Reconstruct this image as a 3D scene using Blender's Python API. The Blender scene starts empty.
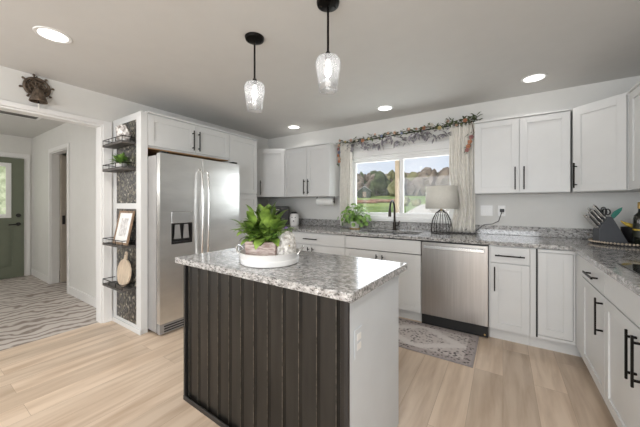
import bpy, bmesh, math, random
from mathutils import Vector, Matrix, noise
R = math.radians
rnd = random.Random(7)
S = bpy.context.scene
COL = S.collection

# ---------------------------------------------------------------- camera, world, sun, light, exposure
TH = 0.5791
cam_d = bpy.data.cameras.new('camera'); cam = bpy.data.objects.new('camera', cam_d); COL.objects.link(cam)
cam.location = (0, 0, 1.257); cam.rotation_euler = (R(90), 0, TH)
cam_d.sensor_width = 36; cam_d.lens = 279.84 / 640 * 36; cam_d.shift_y = (203.77 - 213.5) / 640 * 1.0
cam_d.clip_start = .05; cam_d.clip_end = 2000
S.camera = cam
S.view_settings.view_transform = 'Standard'; S.view_settings.look = 'None'
S.view_settings.gamma = 1; S.view_settings.use_curve_mapping = False
S.view_settings.exposure = 0.30

W = bpy.data.worlds.new('sky'); S.world = W; W.use_nodes = True
wn = W.node_tree.nodes; wl = W.node_tree.links
bg = wn['Background']; bg.inputs['Strength'].default_value = 0.85
tc = wn.new('ShaderNodeTexCoord'); mp = wn.new('ShaderNodeMapping'); mp.inputs['Scale'].default_value = (1.2, 1.2, 7)
nz = wn.new('ShaderNodeTexNoise'); nz.inputs['Scale'].default_value = 2.2; nz.inputs['Detail'].default_value = 6
cr = wn.new('ShaderNodeValToRGB')
cr.color_ramp.elements[0].position = .38; cr.color_ramp.elements[0].color = (.60, .70, .84, 1)
cr.color_ramp.elements[1].position = .6; cr.color_ramp.elements[1].color = (.84, .88, .95, 1)
wl.new(tc.outputs['Generated'], mp.inputs['Vector']); wl.new(mp.outputs['Vector'], nz.inputs['Vector'])
wl.new(nz.outputs['Fac'], cr.inputs['Fac']); wl.new(cr.outputs['Color'], bg.inputs['Color'])

def light(name, kind, loc, rot, energy, color=(1, 1, 1), **k):
    d = bpy.data.lights.new(name, kind); d.energy = energy; d.color = color
    for a, b in k.items(): setattr(d, a, b)
    o = bpy.data.objects.new(name, d); o.location = loc; o.rotation_euler = rot; COL.objects.link(o); return o
light('sun', 'SUN', (0, -20, 30), (R(48), 0, R(-25)), 1.6, (1, .95, .86), angle=R(3))
# unseen added fill behind the camera and in the hall; kitchen window daylight
light('fill_front', 'AREA', (-2.3, -2.6, 1.45), (R(90), 0, 0), 30, (.94, .97, 1), shape='RECTANGLE', size=1.9, size_y=1.5)
light('fill_front_right', 'AREA', (0.1, -2.6, 1.45), (R(90), 0, 0), 56, (.94, .97, 1), shape='RECTANGLE', size=1.4, size_y=1.5)
light('daylight_kitchen', 'AREA', (-1.18, 3.84, 1.5), (R(-90), 0, 0), 10, (.93, .97, 1), shape='RECTANGLE', size=1.3, size_y=.8)
light('hall_fill', 'POINT', (-5.4, -.6, 1.7), (0, 0, 0), 26, (1, .98, .95), shadow_soft_size=.25)  # added fill without a fitting, brightens the hall and its ceiling

# ---------------------------------------------------------------- materials
MATS = {}
def nodes_mat(name):
    m = bpy.data.materials.new(name); m.use_nodes = True
    MATS[name] = m; return m, m.node_tree.nodes, m.node_tree.links, m.node_tree.nodes['Principled BSDF']
def mat(name, col, rough=.5, metal=0, var=.0, scale=8, bump=0, bscale=60, emit=None, coat=0, stretch=None, tint=None):
    m, n, l, b = nodes_mat(name)
    b.inputs['Roughness'].default_value = rough; b.inputs['Metallic'].default_value = metal
    if coat: b.inputs['Coat Weight'].default_value = coat
    t = n.new('ShaderNodeTexCoord'); mp = n.new('ShaderNodeMapping'); l.new(t.outputs['Object'], mp.inputs['Vector'])
    if stretch: mp.inputs['Scale'].default_value = stretch
    no = n.new('ShaderNodeTexNoise'); no.inputs['Scale'].default_value = scale; no.inputs['Detail'].default_value = 4
    l.new(mp.outputs['Vector'], no.inputs['Vector'])
    r = n.new('ShaderNodeValToRGB'); v = var
    c2 = tint or tuple(min(1, c * (1 + v)) for c in col); c1 = tuple(c * (1 - v) for c in col)
    r.color_ramp.elements[0].position = .35; r.color_ramp.elements[0].color = (*c1, 1)
    r.color_ramp.elements[1].position = .65; r.color_ramp.elements[1].color = (*c2, 1)
    l.new(no.outputs['Fac'], r.inputs['Fac']); l.new(r.outputs['Color'], b.inputs['Base Color'])
    if bump:
        n2 = n.new('ShaderNodeTexNoise'); n2.inputs['Scale'].default_value = bscale; n2.inputs['Detail'].default_value = 3
        l.new(mp.outputs['Vector'], n2.inputs['Vector'])
        bp = n.new('ShaderNodeBump'); bp.inputs['Strength'].default_value = bump; bp.inputs['Distance'].default_value = .01
        l.new(n2.outputs['Fac'], bp.inputs['Height']); l.new(bp.outputs['Normal'], b.inputs['Normal'])
    if emit:
        b.inputs['Emission Color'].default_value = (*emit[0], 1); b.inputs['Emission Strength'].default_value = emit[1]
    return m
def glass_mat(name, tint=(1, 1, 1), gl=.06, rough=.0):
    m, n, l, b = nodes_mat(name); n.remove(b)
    tr = n.new('ShaderNodeBsdfTransparent'); tr.inputs['Color'].default_value = (*tint, 1)
    g = n.new('ShaderNodeBsdfGlossy'); g.inputs['Roughness'].default_value = rough
    fr = n.new('ShaderNodeLayerWeight'); fr.inputs['Blend'].default_value = .25
    ma = n.new('ShaderNodeMath'); ma.operation = 'MULTIPLY_ADD'; ma.inputs[1].default_value = gl * 4; ma.inputs[2].default_value = gl
    mx = n.new('ShaderNodeMixShader')
    l.new(fr.outputs['Facing'], ma.inputs[0]); l.new(ma.outputs[0], mx.inputs['Fac'])
    l.new(tr.outputs[0], mx.inputs[1]); l.new(g.outputs[0], mx.inputs[2])
    l.new(mx.outputs[0], n['Material Output'].inputs['Surface']); return m

WALL = mat('wall_paint', (.76, .755, .73), .62, var=.01, bump=.05, bscale=200)
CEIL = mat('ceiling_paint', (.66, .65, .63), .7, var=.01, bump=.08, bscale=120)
TRIM = mat('trim_paint', (.85, .845, .835), .35, var=.01)
CAB = mat('cabinet_paint', (.70, .705, .70), .36, var=.01)
CABIN = mat('cabinet_inside', (.12, .11, .10), .8, var=.1)
WOODU = mat('raw_wood', (.46, .27, .13), .6, var=.15, scale=10)
ISLW = mat('island_side_paint', (.60, .63, .66), .45, var=.015)
BLACK = mat('black_metal', (.022, .020, .019), .38, 1.0, var=.1)
MATTE = mat('matte_black', (.018, .017, .017), .42, var=.1)
BRONZE = mat('dark_bronze', (.035, .028, .024), .35, .8, var=.15)
STEEL = mat('stainless_steel', (.74, .735, .72), .28, 1.0, var=.05, scale=3, stretch=(1, 1, 3), bump=.35, bscale=2.6)
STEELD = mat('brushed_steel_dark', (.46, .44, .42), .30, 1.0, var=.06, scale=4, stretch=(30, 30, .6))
STEELG = mat('grey_steel_side', (.38, .375, .37), .5, .3, var=.03)
CHROME = mat('bright_steel', (.78, .78, .77), .26, 1.0, var=.02)
ISLB = mat('island_black_panel', (.008, .0075, .0065), .33, .05, var=.35, scale=5, stretch=(4, 4, .5), tint=(.017, .0155, .013))
GREEND = mat('green_door_paint', (.165, .185, .135), .45, var=.03)
WHITEP = mat('white_enamel', (.86, .86, .85), .3, var=.02)
PLASTIC = mat('white_plastic', (.80, .79, .77), .4, var=.01)
CERAM = mat('white_ceramic', (.85, .84, .83), .25, var=.03, scale=20)
WWOOD = mat('whitewashed_wood', (.50, .34, .30), .75, var=.2, scale=30, stretch=(1, 1, 5), tint=(.72, .62, .58))
TEXW = mat('textured_white', (.52, .48, .43), .8, var=.25, scale=55, bump=.8, bscale=70, tint=(.9, .88, .85))
WOODL = mat('pale_wood', (.60, .46, .32), .55, var=.14, scale=14, stretch=(5, 5, 1))
WOODD = mat('brown_wood', (.25, .165, .105), .55, var=.25, scale=14)
SHELF = mat('shelf_grey_wood', (.085, .078, .072), .6, var=.3, scale=20)
PAPER = mat('paper_white', (.86, .86, .84), .8, var=.02)
LINEN = mat('lamp_linen', (.72, .70, .64), .85, var=.05, scale=90, bump=.2, bscale=300)
CURT = mat('curtain_linen', (.90, .875, .82), .9, var=.05, scale=30, bump=.15, bscale=200)
LEAF = mat('leaf_green', (.075, .17, .02), .35, var=.45, scale=14, tint=(.30, .46, .09))
LEAF2 = mat('leaf_bright', (.10, .24, .03), .45, var=.4, scale=20, tint=(.30, .50, .12))
LEAFG = mat('leaf_grey_lilac', (.33, .31, .33), .8, var=.2, scale=30)
VINE = mat('vine_brown', (.13, .085, .05), .8, var=.2)
GOLD = mat('gold_cap', (.62, .42, .16), .3, .9, var=.1)
BELLM = mat('aged_bronze', (.13, .098, .072), .55, .55, var=.4, scale=40, bump=.5, bscale=80)
SOIL = mat('soil', (.04, .028, .02), .9, var=.3)
BULB = mat('bulb_glow', (1, 1, 1), .5, emit=((1, .97, .92), 7))
LENS = mat('downlight_lens', (1, 1, 1), .5, emit=((1, .97, .93), 3))
GLASS = glass_mat('window_glass', (1, 1, 1), .03)
SHADEG = glass_mat('shade_glass', (.97, .975, .98), .12, .08)
_n, _l = SHADEG.node_tree.nodes, SHADEG.node_tree.links     # seeded glass scatters some light
_t = _n.new('ShaderNodeBsdfTranslucent'); _t.inputs['Color'].default_value = (.92, .93, .95, 1); _m = _n.new('ShaderNodeMixShader'); _m.inputs['Fac'].default_value = .22
_o = _n['Material Output']; _s = _o.inputs['Surface'].links[0].from_socket
_l.new(_s, _m.inputs[1]); _l.new(_t.outputs[0], _m.inputs[2]); _l.new(_m.outputs[0], _o.inputs['Surface'])
BOTG = mat('bottle_glass_dark', (.012, .014, .010), .08, var=.2, coat=.5)
COOK = mat('cooktop_glass', (.010, .010, .011), .06, var=.1)
GREY = mat('knife_block_grey', (.085, .09, .10), .5, var=.06)
TEAL = mat('teal_plastic', (.02, .24, .18), .4, var=.1)
YELL = mat('banana_yellow', (.60, .42, .05), .5, var=.2, scale=20)
AMETH = mat('purple_knob', (.22, .14, .36), .3, var=.2)
GRATE = mat('vent_grey', (.22, .215, .21), .6, var=.03)
fl = {}
for k, c in dict(orange=(.50, .22, .12), peach=(.58, .38, .28), yellow=(.52, .42, .20), blue=(.17, .20, .28), rose=(.36, .17, .16), cream=(.60, .56, .48)).items():
    fl[k] = mat('petal_' + k, c, .8, var=.15, scale=30)

def granite(name='granite', cross=1.0):
    m, n, l, b = nodes_mat(name)
    t = n.new('ShaderNodeTexCoord'); mp = n.new('ShaderNodeMapping'); mp.inputs['Scale'].default_value = (.65, 1.1, 1.1)
    l.new(t.outputs['Object'], mp.inputs['Vector'])
    def ramp(src, p0, c0, p1, c1):
        r = n.new('ShaderNodeValToRGB'); e = r.color_ramp.elements
        e[0].position = p0; e[0].color = (*c0, 1); e[1].position = p1; e[1].color = (*c1, 1)
        l.new(src, r.inputs['Fac']); return r.outputs['Color']
    def nz(sc, det, rough=.6, dist=0):
        x = n.new('ShaderNodeTexNoise'); x.inputs['Scale'].default_value = sc; x.inputs['Detail'].default_value = det
        x.inputs['Roughness'].default_value = rough; x.inputs['Distortion'].default_value = dist
        l.new(mp.outputs['Vector'], x.inputs['Vector']); return x.outputs['Fac']
    base = ramp(nz(42, 7, .8, .3), .37, (.17, .165, .16), .63, (.60, .59, .58))
    dark = ramp(nz(62, 5, .75, .2), .41, (0, 0, 0), .48, (1, 1, 1))
    brown = ramp(nz(48, 3, .6), .58, (1, 1, 1), .68, (.62, .50, .44))
    white = ramp(nz(55, 4, .7, .2), .56, (0, 0, 0), .66, (1, 1, 1))
    def mix(a, bb, kind, f):
        x = n.new('ShaderNodeMixRGB'); x.blend_type = kind; x.inputs[0].default_value = f
        l.new(a, x.inputs[1]); l.new(bb, x.inputs[2]); return x.outputs[0]
    c = mix(base, brown, 'MULTIPLY', .8); c = mix(c, dark, 'MULTIPLY', .78); c = mix(c, white, 'ADD', .24)
    l.new(c, b.inputs['Base Color']); b.inputs['Roughness'].default_value = .09
    b.inputs['Specular IOR Level'].default_value = .75
    return m
GRAN = granite()

def floor_mat():
    m, n, l, b = nodes_mat('oak_plank_floor')
    t = n.new('ShaderNodeTexCoord'); mp = n.new('ShaderNodeMapping'); mp.inputs['Rotation'].default_value = (0, 0, R(90))
    l.new(t.outputs['Object'], mp.inputs['Vector'])
    br = n.new('ShaderNodeTexBrick'); br.inputs['Scale'].default_value = 1
    br.offset = .37; br.inputs['Brick Width'].default_value = 1.22; br.inputs['Row Height'].default_value = .18
    br.inputs['Mortar Size'].default_value = .0012; br.inputs['Mortar Smooth'].default_value = .3
    br.inputs['Color1'].default_value = (0, 0, 0, 1); br.inputs['Color2'].default_value = (1, 1, 1, 1); br.inputs['Mortar'].default_value = (.4, .4, .4, 1)
    l.new(mp.outputs['Vector'], br.inputs['Vector'])
    g = n.new('ShaderNodeMapping'); g.inputs['Scale'].default_value = (7, .7, 1); l.new(t.outputs['Object'], g.inputs['Vector'])
    ad = n.new('ShaderNodeVectorMath'); ad.operation = 'ADD'
    sc = n.new('ShaderNodeVectorMath'); sc.operation = 'SCALE'; sc.inputs['Scale'].default_value = 7
    l.new(br.outputs['Color'], sc.inputs[0]); l.new(g.outputs['Vector'], ad.inputs[0]); l.new(sc.outputs[0], ad.inputs[1])
    no = n.new('ShaderNodeTexNoise'); no.inputs['Scale'].default_value = 2.2; no.inputs['Detail'].default_value = 7; no.inputs['Distortion'].default_value = .25
    l.new(ad.outputs[0], no.inputs['Vector'])
    r = n.new('ShaderNodeValToRGB'); e = r.color_ramp.elements
    e[0].position = .28; e[0].color = (.47, .345, .245, 1); e[1].position = .60; e[1].color = (.66, .53, .41, 1)
    l.new(no.outputs['Fac'], r.inputs['Fac'])
    tn = n.new('ShaderNodeMapRange'); tn.inputs['To Min'].default_value = .88; tn.inputs['To Max'].default_value = 1.08
    l.new(br.outputs['Color'], tn.inputs['Value'])
    mx = n.new('ShaderNodeMixRGB'); mx.blend_type = 'MULTIPLY'; mx.inputs[0].default_value = 1
    l.new(r.outputs['Color'], mx.inputs[1]); l.new(tn.outputs[0], mx.inputs[2])
    m2 = n.new('ShaderNodeMixRGB'); m2.inputs[2].default_value = (.30, .21, .14, 1)
    ml = n.new('ShaderNodeMath'); ml.operation = 'MULTIPLY'; ml.inputs[1].default_value = .7
    l.new(br.outputs['Fac'], ml.inputs[0]); l.new(ml.outputs[0], m2.inputs[0]); l.new(mx.outputs[0], m2.inputs[1])
    l.new(m2.outputs[0], b.inputs['Base Color']); b.inputs['Roughness'].default_value = .36
    return m
FLOOR = floor_mat()

def hall_floor_mat():
    m, n, l, b = nodes_mat('hall_wave_tile')
    t = n.new('ShaderNodeTexCoord'); mp = n.new('ShaderNodeMapping'); mp.inputs['Rotation'].default_value = (0, 0, R(12))
    l.new(t.outputs['Object'], mp.inputs['Vector'])
    w = n.new('ShaderNodeTexWave'); w.bands_direction = 'X'; w.inputs['Scale'].default_value = 2.5; w.inputs['Distortion'].default_value = 9
    w.inputs['Detail'].default_value = 2.5; w.inputs['Detail Scale'].default_value = 1.6
    l.new(mp.outputs['Vector'], w.inputs['Vector'])
    r = n.new('ShaderNodeValToRGB'); e = r.color_ramp.elements
    e[0].position = .05; e[0].color = (.27, .22, .19, 1); e[1].position = .5; e[1].color = (.60, .55, .51, 1)
    l.new(w.outputs['Fac'], r.inputs['Fac']); l.new(r.outputs['Color'], b.inputs['Base Color']); b.inputs['Roughness'].default_value = .6
    return m
HALLF = hall_floor_mat()

def mosaic_mat():
    m, n, l, b = nodes_mat('pebble_mosaic')
    t = n.new('ShaderNodeTexCoord'); v = n.new('ShaderNodeTexVoronoi'); v.inputs['Scale'].default_value = 50
    l.new(t.outputs['Object'], v.inputs['Vector'])
    r = n.new('ShaderNodeValToRGB'); r.color_ramp.interpolation = 'CONSTANT'; e = r.color_ramp.elements
    e[0].position = 0; e[0].color = (.018, .017, .016, 1); e[1].position = .68; e[1].color = (.19, .175, .125, 1)
    for p, c in ((.42, (.07, .066, .06, 1)), (.80, (.10, .09, .065, 1)), (.94, (.38, .35, .29, 1))):
        x = e.new(p); x.color = c
    sp = n.new('ShaderNodeSeparateColor'); l.new(v.outputs['Color'], sp.inputs[0]); l.new(sp.outputs[0], r.inputs['Fac'])
    l.new(r.outputs['Color'], b.inputs['Base Color']); b.inputs['Roughness'].default_value = .3
    bp = n.new('ShaderNodeBump'); bp.inputs['Strength'].default_value = .5; bp.inputs['Distance'].default_value = .005; bp.invert = True
    l.new(v.outputs['Distance'], bp.inputs['Height']); l.new(bp.outputs['Normal'], b.inputs['Normal'])
    return m
MOSA = mosaic_mat()

def rug_mat(L, Wd):      # oriental pattern in the rug's own coordinates: medallion, field and border
    m, n, l, b = nodes_mat('rug_weave')
    t = n.new('ShaderNodeTexCoord'); s = n.new('ShaderNodeSeparateXYZ'); l.new(t.outputs['Object'], s.inputs[0])
    def M(op, a, bb=None, c=None):
        x = n.new('ShaderNodeMath'); x.operation = op
        for i, q in enumerate((a, bb, c)):
            if q is None: continue
            if isinstance(q, (int, float)): x.inputs[i].default_value = q
            else: l.new(q, x.inputs[i])
        return x.outputs[0]
    ax = M('DIVIDE', M('ABSOLUTE', s.outputs['X']), L / 2); ay = M('DIVIDE', M('ABSOLUTE', s.outputs['Y']), Wd / 2)
    no = n.new('ShaderNodeTexNoise'); no.inputs['Scale'].default_value = 55; no.inputs['Detail'].default_value = 4; l.new(t.outputs['Object'], no.inputs['Vector'])
    vo = n.new('ShaderNodeTexVoronoi'); vo.inputs['Scale'].default_value = 34; l.new(t.outputs['Object'], vo.inputs['Vector'])
    d = M('ADD', ax, ay); d = M('ADD', d, M('MULTIPLY', M('SUBTRACT', no.outputs['Fac'], .5), .25))
    ring = M('SUBTRACT', 1, M('MINIMUM', 1, M('MULTIPLY', M('ABSOLUTE', M('SUBTRACT', d, .74)), 4.5)))
    brd = M('MAXIMUM', M('GREATER_THAN', ax, .84), M('GREATER_THAN', ay, .76))
    line = M('MAXIMUM', M('GREATER_THAN', ax, .965), M('GREATER_THAN', ay, .95))
    ring = M('MULTIPLY', ring, M('SUBTRACT', 1, brd))
    spk = M('MULTIPLY', M('ADD', vo.outputs['Distance'], no.outputs['Fac']), .62)
    r = n.new('ShaderNodeValToRGB'); e = r.color_ramp.elements
    e[0].position = .36; e[0].color = (.07, .06, .065, 1); e[1].position = .60; e[1].color = (.56, .51, .49, 1)
    l.new(spk, r.inputs['Fac'])
    mx = n.new('ShaderNodeMixRGB'); mx.inputs[2].default_value = (.66, .62, .60, 1); l.new(M('MINIMUM', 1, M('MULTIPLY', ring, 1.8)), mx.inputs[0]); l.new(r.outputs['Color'], mx.inputs[1])
    m2 = n.new('ShaderNodeMixRGB'); m2.blend_type = 'MULTIPLY'; m2.inputs[2].default_value = (.62, .58, .58, 1)
    l.new(M('MULTIPLY', brd, .7), m2.inputs[0]); l.new(mx.outputs[0], m2.inputs[1])
    m3 = n.new('ShaderNodeMixRGB'); m3.inputs[2].default_value = (.34, .31, .31, 1); l.new(M('MULTIPLY', line, .8), m3.inputs[0]); l.new(m2.outputs[0], m3.inputs[1])
    l.new(m3.outputs[0], b.inputs['Base Color']); b.inputs['Roughness'].default_value = .95
    return m

# ---------------------------------------------------------------- mesh helpers
class MB:
    def __init__(s): s.b = bmesh.new()
    def box(s, x0, x1, y0, y1, z0, z1):
        vs = [s.b.verts.new(p) for p in ((x0,y0,z0),(x1,y0,z0),(x1,y1,z0),(x0,y1,z0),(x0,y0,z1),(x1,y0,z1),(x1,y1,z1),(x0,y1,z1))]
        for f in ((0,3,2,1),(4,5,6,7),(0,1,5,4),(1,2,6,5),(2,3,7,6),(3,0,4,7)): s.b.faces.new([vs[i] for i in f])
        return s
    def tube(s, pts, rad, n=10, cap=True):
        pts = [Vector(p) for p in pts]; rad = rad if isinstance(rad, (list, tuple)) else [rad] * len(pts)
        up = None; rings = []
        for i, p in enumerate(pts):
            d = (pts[min(i+1, len(pts)-1)] - pts[max(i-1, 0)]).normalized()
            if up is None: up = d.orthogonal().normalized()
            up = (up - d * up.dot(d)); up = up.normalized() if up.length > 1e-6 else d.orthogonal().normalized()
            q = d.cross(up)
            rings.append([s.b.verts.new(p + (up * math.cos(2*math.pi*k/n) + q * math.sin(2*math.pi*k/n)) * rad[i]) for k in range(n)])
        for a, c in zip(rings, rings[1:]):
            for k in range(n): s.b.faces.new((a[k], a[(k+1) % n], c[(k+1) % n], c[k]))
        if cap: s.b.faces.new(rings[0][::-1]); s.b.faces.new(rings[-1])
        return s
    def lathe(s, prof, c=(0, 0, 0), n=32, sx=1, sy=1):   # prof: (r, z), bottom to top
        rings = []
        for r, z in prof:
            if r < 1e-6: rings.append([s.b.verts.new((c[0], c[1], c[2]+z))])
            else: rings.append([s.b.verts.new((c[0]+r*sx*math.cos(2*math.pi*k/n), c[1]+r*sy*math.sin(2*math.pi*k/n), c[2]+z)) for k in range(n)])
        for a, c2 in zip(rings, rings[1:]):
            for k in range(n):
                k2 = (k+1) % n
                if len(a) == 1 and len(c2) == 1: continue
                if len(a) == 1: s.b.faces.new((a[0], c2[k2], c2[k]))
                elif len(c2) == 1: s.b.faces.new((a[k], a[k2], c2[0]))
                else: s.b.faces.new((a[k], a[k2], c2[k2], c2[k]))
        return s
    def prism(s, poly, y0, y1, axis='y'):   # poly in (x,z), extruded in y;  axis 'z': poly in (x,y)
        f = (lambda a, b, t: (a, t, b)) if axis == 'y' else (lambda a, b, t: (a, b, t))
        if axis == 'x': f = lambda a, b, t: (t, a, b)
        A = [s.b.verts.new(f(a, b, y0)) for a, b in poly]; B = [s.b.verts.new(f(a, b, y1)) for a, b in poly]
        s.b.faces.new(A); s.b.faces.new(B[::-1]); n = len(poly)
        for i in range(n): s.b.faces.new((A[i], B[i], B[(i+1) % n], A[(i+1) % n]))
        return s
    def leaf(s, base, d, L, w, droop=.4, fold=.15, n=5, shape=1.0, thick=None):
        base = Vector(base); d = Vector(d).normalized(); side = d.cross(Vector((0, 0, 1)))
        side = side.normalized() if side.length > .05 else Vector((1, 0, 0))
        p = base.copy(); rows = []
        for i in range(n + 1):
            t = i / n; ww = w * math.sin(math.pi * min(.999, max(.04, t ** shape))) * .5
            nrm = side.cross(d).normalized()
            rows.append((s.b.verts.new(p - side*ww + nrm*ww*fold), s.b.verts.new(p), s.b.verts.new(p + side*ww + nrm*ww*fold)))
            p = p + d * (L / n); d = (d + Vector((0, 0, -droop / n))).normalized(); side = (side - d * side.dot(d)).normalized()
        for a, c in zip(rows, rows[1:]):
            s.b.faces.new((a[0], a[1], c[1], c[0])); s.b.faces.new((a[1], a[2], c[2], c[1]))
        return s
    def disc_leaf(s, c, nrm, r, n=10):
        c = Vector(c); nrm = Vector(nrm).normalized(); u = nrm.orthogonal().normalized(); v = nrm.cross(u)
        m = s.b.verts.new(c - nrm * r * .18)
        ring = [s.b.verts.new(c + (u*math.cos(2*math.pi*k/n) + v*math.sin(2*math.pi*k/n))*r) for k in range(n)]
        for k in range(n): s.b.faces.new((m, ring[k], ring[(k+1) % n]))
        return s
    def ball(s, c, r, sub=1, sc=(1, 1, 1)):
        M = Matrix.Translation(c) @ Matrix.Diagonal((r*sc[0], r*sc[1], r*sc[2], 1))
        bmesh.ops.create_icosphere(s.b, subdivisions=sub, radius=1, matrix=M); return s
    def build(s, name, m, parent=None, bevel=0, smooth=False, seg=2, solid=0, loc=None, rot=None):
        bmesh.ops.recalc_face_normals(s.b, faces=s.b.faces)
        me = bpy.data.meshes.new(name); s.b.to_mesh(me); s.b.free()
        if smooth:
            for p in me.polygons: p.use_smooth = True
        o = bpy.data.objects.new(name, me); COL.objects.link(o); me.materials.append(m)
        if parent: o.parent = parent
        if loc: o.location = loc
        if rot: o.rotation_euler = rot
        if solid:
            md = o.modifiers.new('solid', 'SOLIDIFY'); md.thickness = solid; md.offset = 0
        if bevel:
            md = o.modifiers.new('bevel', 'BEVEL'); md.width = bevel; md.segments = seg; md.limit_method = 'ANGLE'; md.angle_limit = R(40)
            if not smooth:
                for p in me.polygons: p.use_smooth = True
                md.harden_normals = True
        elif smooth:
            try: me.set_sharp_from_angle(angle=R(42))
            except Exception: pass
        return o
def bx(*a): return MB().box(*a)
def tag(o, label, cat, group=None, kind=None):
    if label: o['label'] = label
    if cat: o['category'] = cat
    if group: o['group'] = group
    if kind: o['kind'] = kind
    return o
def thing(name, label, cat, loc=(0, 0, 0), rz=0, group=None):
    o = bpy.data.objects.new(name, None); o.empty_display_size = .1; COL.objects.link(o)
    o.location = loc; o.rotation_euler = (0, 0, rz); return tag(o, label, cat, group)
def struct(name, mb, m, label=None, bevel=0, loc=None, rot=None):
    o = mb.build(name, m, bevel=bevel, loc=loc, rot=rot); o['kind'] = 'structure'
    if label: o['label'] = label; o['category'] = name.split('_')[0]
    return o
def sempty(name, label, cat):
    o = thing(name, label, cat); o['kind'] = 'structure'; return o
def dup(root, loc, rz=None, label=None, scale=None):
    r = root.copy(); COL.objects.link(r); r.location = loc
    if rz is not None: r.rotation_euler = (0, 0, rz)
    if label: r['label'] = label
    for ch in list(root.children):
        c = ch.copy(); COL.objects.link(c); c.parent = r
        for g in list(ch.children):
            d = g.copy(); COL.objects.link(d); d.parent = c
    return r

# ---------------------------------------------------------------- room
XL, XR, YB, YF, H = -3.53, 1.13, 3.70, -2.8, 2.417
HX, HY = -6.98, 1.36                      # hall far wall, hall side wall
struct('floor', bx(XL-.06, XR+.12, YF-.12, YB+.12, -.1, 0), FLOOR, 'pale oak plank floor of the kitchen')
struct('floor_hall', bx(HX-.1, XL-.06, -1.6, 3.2, -.1, 0), HALLF, 'grey wavy patterned hall floor beyond the doorway')
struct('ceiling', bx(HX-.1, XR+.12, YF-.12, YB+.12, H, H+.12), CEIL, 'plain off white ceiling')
struct('wall_right', bx(XR, XR+.12, YF-.12, YB+.12, 0, H), WALL, 'wall behind the right counter run')
WX0, WX1, WZ0, WZ1 = -1.90, -.47, 1.06, 1.93
w = MB(); w.box(XL-.12, WX0, YB, YB+.12, 0, H).box(WX1, XR, YB, YB+.12, 0, H).box(WX0, WX1, YB, YB+.12, 0, WZ0).box(WX0, WX1, YB, YB+.12, WZ1, H)
struct('wall_back', w, WALL, 'kitchen wall around the window')
DY0, DY1, DH = .12, 1.215, 2.085           # doorway in the left wall
w = MB(); w.box(XL-.12, XL, YF, DY0, 0, H).box(XL-.12, XL, DY1, YB, 0, H).box(XL-.12, XL, DY0, DY1, DH, H)
struct('wall_left', w, WALL, 'wall with the cased doorway to the hall')
w = MB(); w.box(XL-.12, -3.3, YF-.12, YF, 0, H).box(-1.3, -.7, YF-.12, YF, 0, H).box(.9, XR, YF-.12, YF, 0, H)
for a, c in ((-3.3, -1.3), (-.7, .9)): w.box(a, c, YF-.12, YF, 0, .6).box(a, c, YF-.12, YF, 2.2, H)
struct('wall_front', w, WALL, 'wall behind the camera with two added window openings')
for i, (a, c) in enumerate(((-3.3, -1.3), (-.7, .9))):  # unseen windows, invented to go with the added fill lights
    f = MB(); f.box(a, c, YF-.08, YF-.03, .6, .66).box(a, c, YF-.08, YF-.03, 2.14, 2.2).box(a, a+.06, YF-.08, YF-.03, .66, 2.14).box(c-.06, c, YF-.08, YF-.03, .66, 2.14).box((a+c)/2-.03, (a+c)/2+.03, YF-.08, YF-.03, .66, 2.14)
    o = struct('window_%d' % (i+3), f, TRIM, 'white framed window added unseen behind the camera for the fill light'); bx(a+.05, c-.05, YF-.06, YF-.055, .65, 2.15).build('pane', GLASS, o)
# hall
OX0, OX1 = -5.92, -5.13
w = MB(); w.box(HX, OX0, HY, HY+.1, 0, H).box(OX1, XL-.12, HY, HY+.1, 0, H).box(OX0, OX1, HY, HY+.1, 2.05, H)
struct('wall_hall_right', w, WALL, 'right hand wall of the hall')
struct('wall_hall_far', bx(HX-.1, HX, -1.6, 3.2, 0, H), WALL, 'end wall of the hall')
struct('wall_hall_left', bx(HX, XL-.12, -1.7, -1.6, 0, H), WALL, 'left hand wall of the hall')
struct('wall_side_room', bx(HX, XL-.12, 3.1, 3.2, 0, H), WALL, 'far wall of the room off the hall')
# casing of the doorway
def casing(mb, a0, a1, z1, f, wd=.085, th=.018, z0=0, hd=None):
    hd = hd or wd; f(mb, a0-wd, a0, z0, z1+hd); f(mb, a1, a1+wd, z0, z1+hd); f(mb, a0, a1, z1, z1+hd); return mb
t = casing(MB(), DY0, DY1, DH, lambda m, a, c, z0, z1: m.box(XL, XL+.02, a, c, z0, z1), wd=.075, hd=.045)
t.box(XL-.12, XL, DY1-.018, DY1, 0, DH).box(XL-.12, XL, DY0, DY0+.018, 0, DH).box(XL-.12, XL, DY0+.018, DY1-.018, DH-.018, DH)
t.box(XL-.14, XL-.12, DY1, DY1+.075, 0, DH+.075).box(XL-.14, XL-.12, DY0-.075, DY0, 0, DH+.075).box(XL-.14, XL-.12, DY0, DY1, DH, DH+.075)
struct('trim_1', t, TRIM, 'white casing around the doorway to the hall', bevel=.003)
t = casing(MB(), OX0, OX1, 2.05, lambda m, a, c, z0, z1: m.box(a, c, HY-.018, HY, z0, z1), wd=.06)
t.box(OX0, OX0+.015, HY, HY+.1, 0, 2.05).box(OX1-.015, OX1, HY, HY+.1, 0, 2.05).box(OX0+.015, OX1-.015, HY, HY+.1, 2.035, 2.05)
struct('trim_2', t, TRIM, 'white casing around the side doorway in the hall', bevel=.003)
b = MB(); b.box(OX1+.06, XL-.14, HY-.014, HY, 0, .11).box(HX, OX0-.06, HY-.014, HY, 0, .11)
struct('baseboard_hall_right', b, TRIM, bevel=.003)
struct('baseboard_hall_far', bx(HX, HX+.014, -1.6, .28, 0, .11), TRIM, bevel=.003)
b = MB(); b.box(XL, XL+.014, YF, DY0-.075, 0, .11).box(XL, XL+.014, DY1+.075, 1.30, 0, .11)
struct('baseboard_left', b, TRIM, bevel=.003)
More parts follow.
